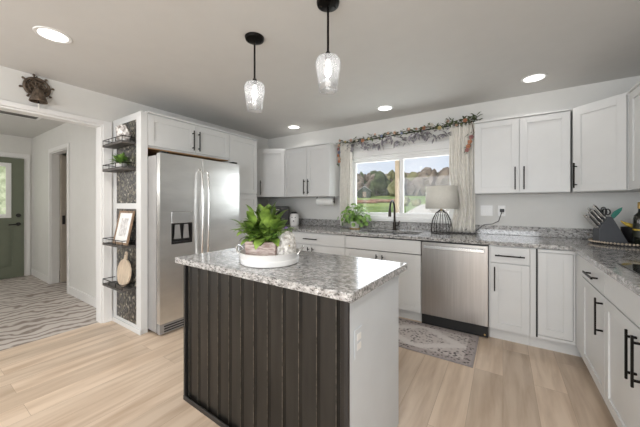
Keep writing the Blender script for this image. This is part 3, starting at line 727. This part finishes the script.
# ---------------------------------------------------------------- tray group on island
TX, TY = -1.145, 1.215
tr = thing('round_tray', 'round white metal tray with rim handles on the island', 'tray', (TX, TY, .9155))
MB().lathe([(0, 0), (.160, 0), (.166, .004), (.170, .03), (.168, .033), (.170, .037), (.173, .065), (.176, .068), (.170, .068), (.163, .01), (0, .008)], n=48).build('tray_body', WHITEP, tr, smooth=True)
for a in (R(28), R(208)):
    c_, s__ = math.cos(a), math.sin(a); P = lambda r_, t, z: (r_*c_ - t*s__, r_*s__ + t*c_, z)
    MB().tube([P(.172, -.045, .055), P(.185, -.04, .075), P(.195, -.02, .092), P(.197, 0, .097), P(.195, .02, .092), P(.185, .04, .075), P(.172, .045, .055)], .005, 8).build('tray_handle', CHROME, tr, smooth=True)
pt = thing('potted_peace_lily', 'lush green plant in a whitewashed pink wooden box on the tray', 'plant', (TX-.035, TY-.02, .924), R(22))
q = MB().prism([(-.085, 0), (.085, 0), (.095, .115), (-.095, .115)], -.05, .05).build('planter_box', WWOOD, pt, bevel=.003)
bx(-.088, .088, -.044, .044, .112, .118).build('soil', SOIL, pt)
lf = MB(); stems = MB()
for i in range(150):
    a = rnd.uniform(0, 2*math.pi); el = rnd.uniform(.1, 1.35)
    b0 = Vector((rnd.uniform(-.06, .06), rnd.uniform(-.03, .03), .115))
    d0 = Vector((math.cos(a)*math.cos(el), math.sin(a)*math.cos(el), math.sin(el))); sl = rnd.uniform(.03, .125) * (.42+.75*math.sin(el))
    tip = b0 + d0*sl; stems.tube([b0, (b0+tip)/2 + Vector((0, 0, .008)), tip], .0022, 5)
    lf.leaf(tip, d0 + Vector((0, 0, .25)), rnd.uniform(.085, .115), rnd.uniform(.046, .068), rnd.uniform(.9, 1.9), .22, 6, .8)
lf.build('leaves', LEAF, pt, smooth=True); stems.build('stems', LEAF2, pt, smooth=True)
# lilac-knobbed textured cloche
jr = thing('textured_jar', 'white textured bell shaped jar with purple knob beside the plant', 'jar', (TX+.085, TY+.045, .924))
MB().lathe([(0, 0), (.060, 0), (.064, .01), (.058, .09), (.048, .145), (.034, .172), (.012, .182), (0, .183)], n=28).build('jar_body', TEXW, jr, smooth=True)
MB().ball((0, 0, .190), .011, 2).build('knob', AMETH, jr, smooth=True)
for a in range(5):
    an = R(200 + a*32)
    MB().ball((.055*math.cos(an), .055*math.sin(an), .095 - a % 2*.03), .006, 1).build('bead', AMETH if a % 2 else fl['yellow'], jr, smooth=True)
mg = thing('white_mug', 'plain white mug behind the planter at the left of the tray', 'mug', (TX-.125, TY+.045, .924), R(150))
MB().lathe([(0, 0), (.032, 0), (.036, .01), (.038, .085), (.035, .085), (.033, .012), (0, .01)], n=28).build('cup', CERAM, mg, smooth=True)
MB().tube([(.036, 0, .07), (.058, 0, .068), (.062, 0, .045), (.055, 0, .022), (.034, 0, .02)], .005, 8).build('handle', CERAM, mg, smooth=True)

# ---------------------------------------------------------------- pendants and downlights
def pendant(label, x, y):
    t = thing('pendant_light', label, 'pendant light', (x, y, H), 0, 'glass pendants over the island')
    MB().lathe([(0, -.028), (.03, -.028), (.062, -.018), (.066, -.004), (.066, 0), (0, 0)], n=32).build('canopy', BLACK, t, smooth=True)
    for a in (R(40), R(220)): MB().ball((.042*math.cos(a), .042*math.sin(a), -.029), .005, 1).build('screw', BLACK, t)
    MB().tube([(0, 0, -.028), (0, 0, -.29)], .0065, 10).build('rod', BLACK, t, smooth=True)
    MB().lathe([(0, -.335), (.016, -.335), (.020, -.315), (.016, -.295), (.008, -.285), (0, -.285)], n=20).build('socket', BLACK, t, smooth=True)
    b_ = MB().lathe([(.049, -.512), (.056, -.46), (.068, -.38), (.071, -.35), (.060, -.325), (.022, -.312), (.018, -.312)], n=36).build('glass_shade', SHADEG, t, smooth=True, solid=.003)
    bb = MB().lathe([(0, -.43), (.012, -.427), (.019, -.41), (.019, -.395), (.012, -.365), (.011, -.336), (0, -.336)], n=20).build('bulb', BULB, t, smooth=True)
    return t
pendant('black rod pendant with clear glass shade, the one farther left', -1.451, 1.385)
pendant('black rod pendant with clear glass shade, nearer the middle', -.842, 1.372)
DL = [(-2.589, .606, 'recessed ceiling light near the wall bell'), (.239, 3.24, 'recessed ceiling light above the right wall cabinets'), (-1.197, 3.268, 'recessed ceiling light above the kitchen window'), (-2.644, 3.325, 'recessed ceiling light in front of the left wall cabinets'),
      (.35, .5, 'added recessed ceiling light above the right worktop, out of frame'), (-2.5, -1.5, 'added unseen recessed ceiling light behind the camera at left'), (.0, -1.5, 'added unseen recessed ceiling light behind the camera at right')]  # lights on this row are added out of view to light the room
for i, (x, y, lb) in enumerate(DL):
    t = thing('ceiling_light', lb, 'ceiling light', (x, y, H), 0, 'recessed ceiling lights')
    MB().lathe([(.078, -.004), (.096, -.006), (.100, 0), (.078, 0), (.078, -.004)], n=36).build('trim_ring', WHITEP, t, smooth=True)
    MB().lathe([(0, -.003), (.077, -.003), (.077, 0), (0, 0)], n=36).build('lens', LENS, t)
    l_ = light('downlight_glow', 'AREA', (0, 0, -.02), (0, 0, 0), 7.5 if y < 3 else .9, (1, .96, .91), shape='DISK', size=.15, spread=R(150)); l_.parent = t

# ---------------------------------------------------------------- curtains, rod, garland
RY, RZ0, RZ1 = 3.615, 2.13, 2.19; RX0, RX1 = -1.98, -.262
rz = lambda x: RZ0 + (RZ1-RZ0)*(x-RX0)/(RX1-RX0)
rod = thing('curtain_rod', 'thin black curtain rod over the window', 'rod')
MB().tube([(RX0, RY, rz(RX0)), (RX1, RY, rz(RX1))], .007, 10).build('pole', BLACK, rod, smooth=True)
for x in (-1.95, -.29): MB().tube([(x, RY, rz(x)), (x, YB-.001, rz(x))], .006, 8).build('bracket', BLACK, rod)
def curtain(label, x0, x1, z0, ztop, pinch, zp, side):
    mb = MB(); n, mz = 44, 26; G = []
    for j in range(mz+1):
        z = ztop + (z0-ztop)*j/mz; row = []
        k = 1 - pinch*math.exp(-((z-zp)/.22)**2)
        for i in range(n+1):
            u = i/n; xx = (x0 + (x1-x0)*u) if side == 0 else ((x1 - (x1-x0)*(1-u)*k) if side > 0 else (x0 + (x1-x0)*u*k))
            yy = RY - .022 + .026*math.sin(u*2*math.pi*6.5 + .5*math.sin(z*3)) + .008*math.sin(u*23+z*4)
            row.append(mb.b.verts.new((xx, yy, z)))
        G.append(row)
    for a, c in zip(G, G[1:]):
        for i in range(n): mb.b.faces.new((a[i], a[i+1], c[i+1], c[i]))
    return tag(mb.build('curtain', CURT, smooth=True, solid=.002), label, 'curtain', 'linen curtains')
curtain('cream linen curtain hanging at the left of the window', -1.995, -1.80, .93, 2.13, .0, 1.6, -1)
curtain('cream linen curtain at the right of the window behind the lamp', -.53, -.262, .93, 2.175, .22, 1.25, 1)
gd = thing('flower_garland', 'mixed flower and leaf garland draped along the curtain rod', 'garland')
gv = MB(); pts = []
for i in range(60):
    u = i/59; x = -2.02 + u*(1.78); pts.append((x, RY - .02 + .012*math.sin(i*1.7), rz(x) + .012 + .014*math.sin(i*.8)))
gv.tube(pts, .004, 6)
gv.tube([(-2.0, RY-.03, 2.14), (-1.995, RY-.05, 2.05), (-2.0, RY-.045, 1.93), (-1.985, RY-.05, 1.86)], .004, 6)
gv.tube([(-.30, RY-.05, 2.19), (-.27, RY-.06, 2.05), (-.33, RY-.065, 1.93), (-.37, RY-.065, 1.83)], .004, 6)
gv.build('vine', VINE, gd, smooth=True)
lv = MB(); lg = MB()
def sprig(mb, c, n, r, L, w, down=0.0):
    for _ in range(n):
        a = rnd.uniform(0, 2*math.pi); d = Vector((math.cos(a), .5*math.sin(a)-.3, rnd.uniform(-.8, .8)-down))
        mb.leaf(Vector(c) + Vector((rnd.uniform(-r, r), rnd.uniform(-.02, .0), rnd.uniform(-r, r))), d, L*rnd.uniform(.7, 1.2), w*rnd.uniform(.7, 1.2), .3, .2, 3)
for i in range(0, 60): sprig(lv, pts[i], 5, .025, .050, .026)
for i in range(49, 60): sprig(lv, pts[i], 5, .04, .06, .028, -.5)
for z in (2.1, 2.0, 1.92, 1.86): sprig(lv, (-1.995, RY-.06, z), 3, .025, .04, .02)
for z in (2.05, 1.97, 1.88, 1.82): sprig(lv, (-.30 - (2.05-z)*.3, RY-.07, z), 2, .02, .05, .022)
for i in range(0, 50):
    if i > 4: sprig(lg, (pts[i][0], RY-.01, pts[i][2]-.05-.05*rnd.random()-.03*math.sin(i*.45)), 4, .04, .075, .042, .5)
lv.build('leaves', mat('garland_leaf', (.10, .13, .055), .7, var=.4, scale=20), gd, smooth=True); lg.build('hanging_leaves', LEAFG, gd, smooth=True)
ks = list(fl)
def flower(c, r, k):
    mb = MB()
    for q in range(5):
        a = q*2*math.pi/5; mb.ball((c[0]+r*.55*math.cos(a), c[1]-r*.1, c[2]+r*.55*math.sin(a)), r*.5, 1, (1, .5, 1))
    mb.ball((c[0], c[1]-r*.35, c[2]), r*.3, 1)
    o = mb.build('flower', fl[k], gd, smooth=True); o['label'] = k + ' flower'
for i in range(1, 58, 3): flower((pts[i][0], RY-.045, pts[i][2] + rnd.uniform(-.02, .03)), rnd.uniform(.016, .026), rnd.choice(('orange', 'peach', 'yellow', 'yellow', 'blue', 'peach', 'cream')))
for z, k in ((2.10, 'peach'), (2.05, 'rose'), (2.0, 'blue'), (1.96, 'orange'), (1.91, 'peach'), (1.87, 'orange')): flower((-1.995 + rnd.uniform(-.012, .015), RY-.07, z), .024, k)
for z, k in ((2.0, 'rose'), (1.95, 'orange'), (1.90, 'orange'), (1.86, 'rose')): flower((-.295 - (2.0-z)*.3, RY-.085, z), .026, k)

# ---------------------------------------------------------------- counter items
lp = thing('table_lamp', 'wire cage table lamp with linen drum shade beside the sink', 'lamp', (-.60, 3.50, .9155))
wr = MB()
for k in range(10):
    a = 2*math.pi*k/10; wr.tube([(.112*math.cos(a), .112*math.sin(a), .004), (.115*math.cos(a), .115*math.sin(a), .07), (.098*math.cos(a), .098*math.sin(a), .16), (.06*math.cos(a), .06*math.sin(a), .235), (.012*math.cos(a), .012*math.sin(a), .275)], .0038, 6)
wr.tube([(.112*math.cos(t), .112*math.sin(t), .004) for t in [2*math.pi*k/32 for k in range(33)]], .0045, 6, False)
wr.build('wire_cage', BRONZE, lp, smooth=True)
MB().tube([(0, 0, .26), (0, 0, .32)], .012, 12).build('socket_stem', GOLD, lp)
MB().lathe([(.174, .285), (.168, .545)], n=48).build('lamp_shade', LINEN, lp, smooth=True, solid=.003)
sp = MB()
for k in range(3):
    a = 2*math.pi*k/3; sp.tube([(0, 0, .53), (.169*math.cos(a), .169*math.sin(a), .535)], .002, 5)
sp.tube([(0, 0, .32), (0, 0, .535)], .003, 6)
sp.build('shade_spider', BRONZE, lp)
MB().tube([(.11, .03, .004), (.2, .06, .004), (.26, .1, .06), (.29, .12, .008), (.33, .13, .02), (.42, .165, .105), (.50, .165, .115), (.56, .168, .15), (.585, .172, .235), (.59, .178, .262)], .0035, 6).build('power_cord', MATTE, lp, smooth=True)
sp2 = bx(.570, .612, .166, .187, .25, .285).build('plug', MATTE, lp, bevel=.004)
o = thing('switch_plate', 'double rocker switch plate on the wall right of the curtain', 'switch', (-.155, YB-.0005, 1.18))
bx(-.06, .06, -.006, 0, -.06, .06).build('plate', WHITEP, o, bevel=.003)
for x in (-.042, .008): bx(x, x+.034, -.010, -.0055, -.034, .034).build('rocker', WHITEP, o, bevel=.002)
o = thing('wall_outlet', 'white wall outlet holding the black lamp plug', 'outlet', (-.01, YB-.0005, 1.18))
bx(-.036, .036, -.006, 0, -.06, .06).build('plate', WHITEP, o, bevel=.003)
bx(-.017, .017, -.008, -.0055, -.036, -.008).build('socket', WALL, o)
# pilea at the window
pl = thing('potted_pilea', 'round leaved pilea plant in a white pot at the left end of the sink', 'plant', (-1.70, 3.47, .9155))
MB().lathe([(0, 0), (.05, 0), (.053, .008), (.066, .10), (.060, .10), (.05, .09), (0, .09)], n=32).build('pot', CERAM, pl, smooth=True)
MB().lathe([(0, 0), (.07, 0), (.075, .012), (.07, .012), (0, .008)], n=32).build('saucer', GOLD, pl, smooth=True)
lf = MB(); st = MB()
for i in range(120):
    a = rnd.uniform(0, 2*math.pi); el = rnd.uniform(-.35, 1.3); d = Vector((math.cos(a)*math.cos(el), math.sin(a)*math.cos(el), math.sin(el)))
    r_ = rnd.uniform(.11, .235) if el > 0 else rnd.uniform(.13, .19); c_ = Vector((0, 0, .12)) + d*r_
    if c_.z < .03: c_.z = .03
    st.tube([(0, 0, .09), Vector((0, 0, .12)) + d*r_*.5 + Vector((0, 0, .02)), c_], .0016, 5)
    lf.disc_leaf(c_, d + Vector((0, -.5, .3)), rnd.uniform(.018, .032))
lf.build('leaves', LEAF2, pl, smooth=True); st.build('stems', LEAF2, pl)
# paper towel
tw = thing('paper_towel_holder', 'paper towel roll on a dark holder under the left wall cabinet', 'paper towel', (-2.19, 3.50, UB))
MB().tube([(-.135, 0, -.075), (.135, 0, -.075)], .055, 28).build('paper_roll', PAPER, tw, smooth=True)
MB().tube([(-.15, 0, -.075), (.155, 0, -.075)], .008, 8).tube([(.15, 0, -.1), (.15, 0, 0)], .008, 8).tube([(-.15, 0, -.1), (-.15, 0, 0)], .008, 8).build('holder', BRONZE, tw, smooth=True)
# canister
cn = thing('canister', 'small white round canister with black lid in front of the backsplash', 'canister', (-2.73, 3.44, .9155), R(30))
MB().lathe([(0, 0), (.058, 0), (.07, .02), (.074, .10), (.066, .17), (.05, .19), (0, .19)], n=28).build('jar', CERAM, cn, smooth=True)
MB().lathe([(0, .19), (.05, .19), (.052, .2), (.04, .215), (0, .22)], n=28).build('lid', MATTE, cn, smooth=True)
for x in (-.025, .025): MB().ball((x, -.070, .13), .009, 1).build('eye', GREY, cn)
MB().ball((0, -.074, .075), .012, 1).build('emblem', MATTE, cn)
to = thing('toaster_oven', 'black toaster oven in the left corner behind the island plant', 'oven', (-3.05, 3.31, .9155), R(42))
bx(-.24, .24, -.15, .15, .015, .30).build('body', MATTE, to, bevel=.012)
bx(-.22, .12, -.160, -.1505, .04, .27).build('glass_door', COOK, to, bevel=.003)
MB().tube([(-.19, -.175, .25), (.09, -.175, .25)], .008, 8).tube([(-.17, -.175, .25), (-.17, -.160, .25)], .006, 8).tube([(.07, -.175, .25), (.07, -.160, .25)], .006, 8).build('handle', STEELG, to)
for z in (.08, .16, .24): MB().tube([(.18, -.1505, z), (.18, -.17, z)], .018, 14).build('knob', MATTE, to)
for x in (-.2, .2):
    for y in (-.12, .12): MB().tube([(x, y, 0), (x, y, .016)], .015, 10).build('foot', MATTE, to)

# tray with knife block etc. in right corner
cx, cy = .86, 3.40
ty = thing('serving_tray', 'round dark tray with beaded pale rim in the right corner', 'tray', (cx, cy, .9155))
MB().lathe([(0, 0), (.205, 0), (.212, .006), (.212, .014), (.2, .012), (0, .010)], n=56).build('tray_base', MATTE, ty, smooth=True)
bd = MB()
for k in range(64):
    a = 2*math.pi*k/64; bd.ball((.214*math.cos(a), .214*math.sin(a), .018), .0095, 1)
bd.build('beaded_rim', mat('bead_cream', (.55, .46, .36), .5, var=.3, scale=60), ty, smooth=True)
KX, KY = cx-.115, cy-.045
kb = thing('knife_block', 'slanted dark grey knife block on the corner tray', 'knife block', (KX, KY, .9285), R(12))
MB().prism([(-.065, 0), (.105, 0), (.012, .195), (-.012, .195), (-.065, .095)], -.045, .045).build('block', GREY, kb, bevel=.003)
nrm = Vector((-.58, 0, .815)); nrm.normalize()
for r in range(4):
    for q in range(2):
        if r == 3 and q: continue
        u = .14 + r*.25; base = Vector((-.066 + .053*u, -.024 + q*.036, .093 + .10*u))
        L = .115 + .010*((r+q) % 2)
        kn = thing('kitchen_knife', 'steel and black handled knife in the %s row of the block, %s side' % (('bottom', 'second', 'third', 'top')[r], ('near', 'far')[q]), 'knife', (KX, KY, .9285), R(12), 'steel handled knives in the knife block')
        MB().tube([base, base + nrm*.012], .008, 8).build('bolster', CHROME, kn)
        MB().tube([base + nrm*.012, base + nrm*(L*.5), base + nrm*L], [.0085, .0100, .0085], 8).build('knife_handle', CHROME, kn, smooth=True)
        s0 = base + Vector((0, -.0095, 0)); s1 = Vector((nrm.z, 0, -nrm.x))*.004
        MB().tube([s0 + s1 + nrm*.02, s0 + s1 + nrm*(L-.01)], .0042, 6).build('handle_scale', MATTE, kn)
sc_ = thing('kitchen_scissors', 'black handled scissors standing at the top of the knife block', 'scissors', (KX, KY, .9285), R(12))
for q in (-1, 1):
    c0 = Vector((.010+q*.010, .03, .230)); MB().tube([c0 + Vector((.014*math.cos(t), 0, .022*math.sin(t))) for t in [2*math.pi*i/14 for i in range(15)]], .0045, 6, False).build('finger_loop', MATTE, sc_, smooth=True)
MB().tube([(.0, .03, .19), (.005, .03, .215)], .006, 6).build('blade_root', MATTE, sc_)
UX, UYc = cx-.06, cy+.105
cr_ = thing('utensil_crock', 'small black crock of utensils behind the knife block', 'crock', (UX, UYc, .9285))
MB().lathe([(0, 0), (.045, 0), (.05, .01), (.05, .13), (.045, .13), (.043, .012), (0, .01)], n=28).build('crock_body', MATTE, cr_, smooth=True)
sl = thing('leaf_spatula', 'teal leaf shaped spatula standing in the black crock', 'spatula', (UX, UYc, .9285))
MB().tube([(-.01, 0, .02), (.015, -.01, .20)], .005, 8).build('shaft', TEAL, sl)
MB().prism([(.008, .195), (.002, .225), (.02, .26), (.05, .285), (.075, .30), (.07, .27), (.05, .235), (.024, .20)], -.013, -.007).build('head', TEAL, sl, bevel=.002)
wk = thing('wire_whisk', 'black wire whisk standing in the black crock', 'whisk', (UX, UYc, .9285))
MB().tube([(0, .01, .02), (-.035, .02, .23)], .005, 8).build('shaft', MATTE, wk)
w_ = MB()
for k in range(5):
    a = math.pi*k/5; pts_ = []
    for i in range(13):
        t = 2*math.pi*i/12; sgn = math.sin(t)
        pts_.append(Vector((-.038 + .022*sgn*math.cos(a), .022 + .022*sgn*math.sin(a), .265 - .035*math.cos(t))))
    w_.tube(pts_, .0016, 5, False)
w_.build('wires', MATTE, wk, smooth=True)
bo = thing('fruit_bowl', 'black bowl holding a banana between knife block and bottle', 'bowl', (cx+.065, cy+.04, .9285))
MB().lathe([(0, 0), (.035, 0), (.04, .008), (.072, .10), (.075, .13), (.071, .13), (.066, .10), (.036, .014), (0, .012)], n=32).build('bowl_body', MATTE, bo, smooth=True)
bn = thing('banana', 'yellow banana lying over the rim of the black bowl', 'banana', (cx+.05, cy-.02, .9285))
MB().tube([(-.07, .02, .185), (-.062, .018, .175), (-.04, .012, .158), (-.01, .005, .145), (.025, .0, .14), (.055, 0, .145), (.065, 0, .15)], [.004, .006, .014, .017, .016, .010, .004], 10).build('peel', YELL, bn, smooth=True)
b_ = thing('oil_bottle', 'dark glass bottle with gold cap at the near edge of the corner tray', 'bottle', (cx+.065, cy-.115, .9285))
MB().lathe([(0, 0), (.041, 0), (.044, .006), (.044, .20), (.038, .235), (.017, .26), (.014, .30), (0, .30)], n=28).build('glass', BOTG, b_, smooth=True)
MB().lathe([(.0142, .29), (.0185, .29), (.0185, .335), (.015, .342), (0, .342)], n=20).build('cap', GOLD, b_, smooth=True)
MB().lathe([(.0442, .06), (.0446, .06), (.0446, .17), (.0442, .17)], n=28).build('paper_label', mat('label_olive', (.03, .033, .022), .4, var=.2), b_, smooth=True)
MB().lathe([(.0448, .115), (.0451, .115), (.0451, .127), (.0448, .127)], n=28).build('label_stripe', YELL, b_, smooth=True)

for o_ in COL.objects:
    if o_.get('category') in ('knife block', 'knife', 'scissors'): o_.scale = (1.12, 1.12, 1.12)
# ---------------------------------------------------------------- wall shelves on the mosaic panel
SD = .115
def shelf(z, label):
    t = thing('rail_shelf', label, 'shelf', (0, 0, z), 0, 'shelves on the mosaic panel')
    bx(-3.47, -3.02, PY0-SD, PY0-.001, -.022, 0).build('board', SHELF, t, bevel=.002)
    r = MB(); zz = .045; y0 = PY0-SD+.004
    r.tube([(-3.465, PY0-.002, zz), (-3.465, y0, zz), (-3.025, y0, zz), (-3.025, PY0-.002, zz)], .004, 6)
    for x in (-3.465, -3.32, -3.17, -3.025): r.tube([(x, y0, -.001), (x, y0, zz)], .003, 6)
    r.tube([(-3.465, y0, .0), (-3.025, y0, .0)], .004, 6)
    r.build('rail', BLACK, t); return t
shelf(1.862, 'topmost dark rail shelf, holding the patterned rock')
shelf(1.610, 'second dark rail shelf from the top, holding the small bowl plant')
shelf(.855, 'third dark rail shelf from the top, holding the framed picture')
shelf(.435, 'lowest dark rail shelf, holding the wooden board')
SHM = mat('patterned_shell', (.22, .17, .15), .5, var=.4, scale=26, tint=(.85, .83, .80))
mb = MB(); blob(mb, (0, 0, .078), .095, .085)
o = mb.build('decor_rock', SHM, smooth=True, loc=(-3.13, PY0-.062, 1.866)); o.scale = (1, .55, 1); tag(o, 'white and brown patterned shell like ornament on the top rail shelf', 'ornament')
bp = thing('bowl_plant', 'small green plant in a white bowl on the second rail shelf', 'plant', (-3.19, PY0-.06, 1.611))
MB().lathe([(0, 0), (.025, 0), (.045, .02), (.055, .045), (.050, .045), (.03, .012), (0, .01)], n=28).build('bowl', CERAM, bp, smooth=True)
lf = MB()
for i in range(110):
    a = rnd.uniform(0, 2*math.pi); el = rnd.uniform(.1, 1.4); d = Vector((math.cos(a)*math.cos(el), .6*math.sin(a)*math.cos(el), math.sin(el)))
    lf.leaf(Vector((0, 0, .04)) + d*.03, d, rnd.uniform(.06, .10), .03, .8, .2, 4)
lf.build('leaves', LEAF2, bp, smooth=True)
pf = thing('picture_frame', 'brown wooden frame with a pale print leaning on the third rail shelf', 'picture', (-3.16, PY0-.075, .8565), 0)
tl = R(-11)
A = sash(MB(), -.155, .155, 0, .335, -.008, .008, .022).build('frame', WOODD, pf, bevel=.002, rot=(tl, 0, 0))
bx(-.135, .135, -.002, .004, .02, .315).build('print', PAPER, pf, rot=(tl, 0, 0))
BLUSH = mat('print_grey', (.60, .58, .57), .8, var=.2, scale=30, tint=(.80, .79, .78))
bx(-.075, .075, -.003, -.0021, .08, .26).build('drawing', BLUSH, pf, rot=(tl, 0, 0))
cb = thing('cutting_board', 'round pale wooden board with handle leaning on the lowest rail shelf', 'cutting board', (-3.16, PY0-.055, .437))
pol = []
for k in range(33):
    a = R(100) + R(340)*k/32; pol.append((.14*math.cos(a), .135+.135*math.sin(a)))
pol += [(.022, .32), (.014, .342), (-.014, .342), (-.022, .32)]
MB().prism(pol, -.008, .008).build('board', mat('board_maple', (.60, .49, .37), .5, var=.12, scale=14, stretch=(5, 5, 1)), cb, bevel=.003, rot=(R(-6), 0, 0))
MB().tube([(-.0, -.012, .318), (.0, .012, .318)], .006, 10).build('hanging_hole', MATTE, cb, rot=(R(-6), 0, 0))

# ---------------------------------------------------------------- ship's wheel bell
be = thing('wall_bell', "aged bronze ship's wheel wall bell above the hall doorway", 'bell', (XL+.001, .715, 2.302), R(90))
be.scale = (.95, .95, .95)
w_ = MB()
w_.tube([(.085*math.cos(t), -.02, .085*math.sin(t)) for t in [2*math.pi*k/28 for k in range(29)]], .013, 8, False)
w_.tube([(.055*math.cos(t), -.016, .055*math.sin(t)) for t in [2*math.pi*k/28 for k in range(29)]], .008, 8, False)
for k in range(8):
    a = 2*math.pi*k/8 + .2; c_, s__ = math.cos(a), math.sin(a)
    w_.tube([(0, -.016, 0), (.085*c_, -.018, .085*s__), (.098*c_, -.02, .098*s__), (.112*c_, -.02, .112*s__), (.122*c_, -.02, .122*s__)], [.007, .007, .006, .011, .007], 8)
w_.ball((0, -.018, 0), .024, 2)
w_.build('ships_wheel', BELLM, be, smooth=True)
MB().prism([(0, -.115), (.085, 0), (0, .115), (-.085, 0)], -.009, -.001).build('back_plate', BELLM, be, bevel=.004)
MB().tube([(0, -.02, .005), (0, -.05, .0), (0, -.065, -.035)], .006, 8).build('bell_arm', BELLM, be, smooth=True)
MB().lathe([(.062, -.145), (.064, -.138), (.050, -.10), (.040, -.06), (.028, -.03), (.0, -.02)], (0, -.065, 0), 28).build('bell', BELLM, be, smooth=True, solid=.003)
MB().tube([(0, -.065, -.06), (0, -.065, -.145)], .003, 6).ball((0, -.065, -.15), .010, 2).build('clapper', BRONZE, be, smooth=True)
MB().tube([(0, -.065, -.16), (.002, -.066, -.21)], .006, 8).build('pull_cord', CURT, be, smooth=True)

# ---------------------------------------------------------------- rug
RL, RW = .94, .60
o = bx(-RL/2, RL/2, -RW/2, RW/2, 0, .008).build('rug', rug_mat(RL, RW), loc=(-.19-RL/2, 2.735, .0008), rot=(0, 0, R(-.6)), bevel=.003)
tag(o, 'grey patterned oriental style mat in front of the dishwasher', 'rug')
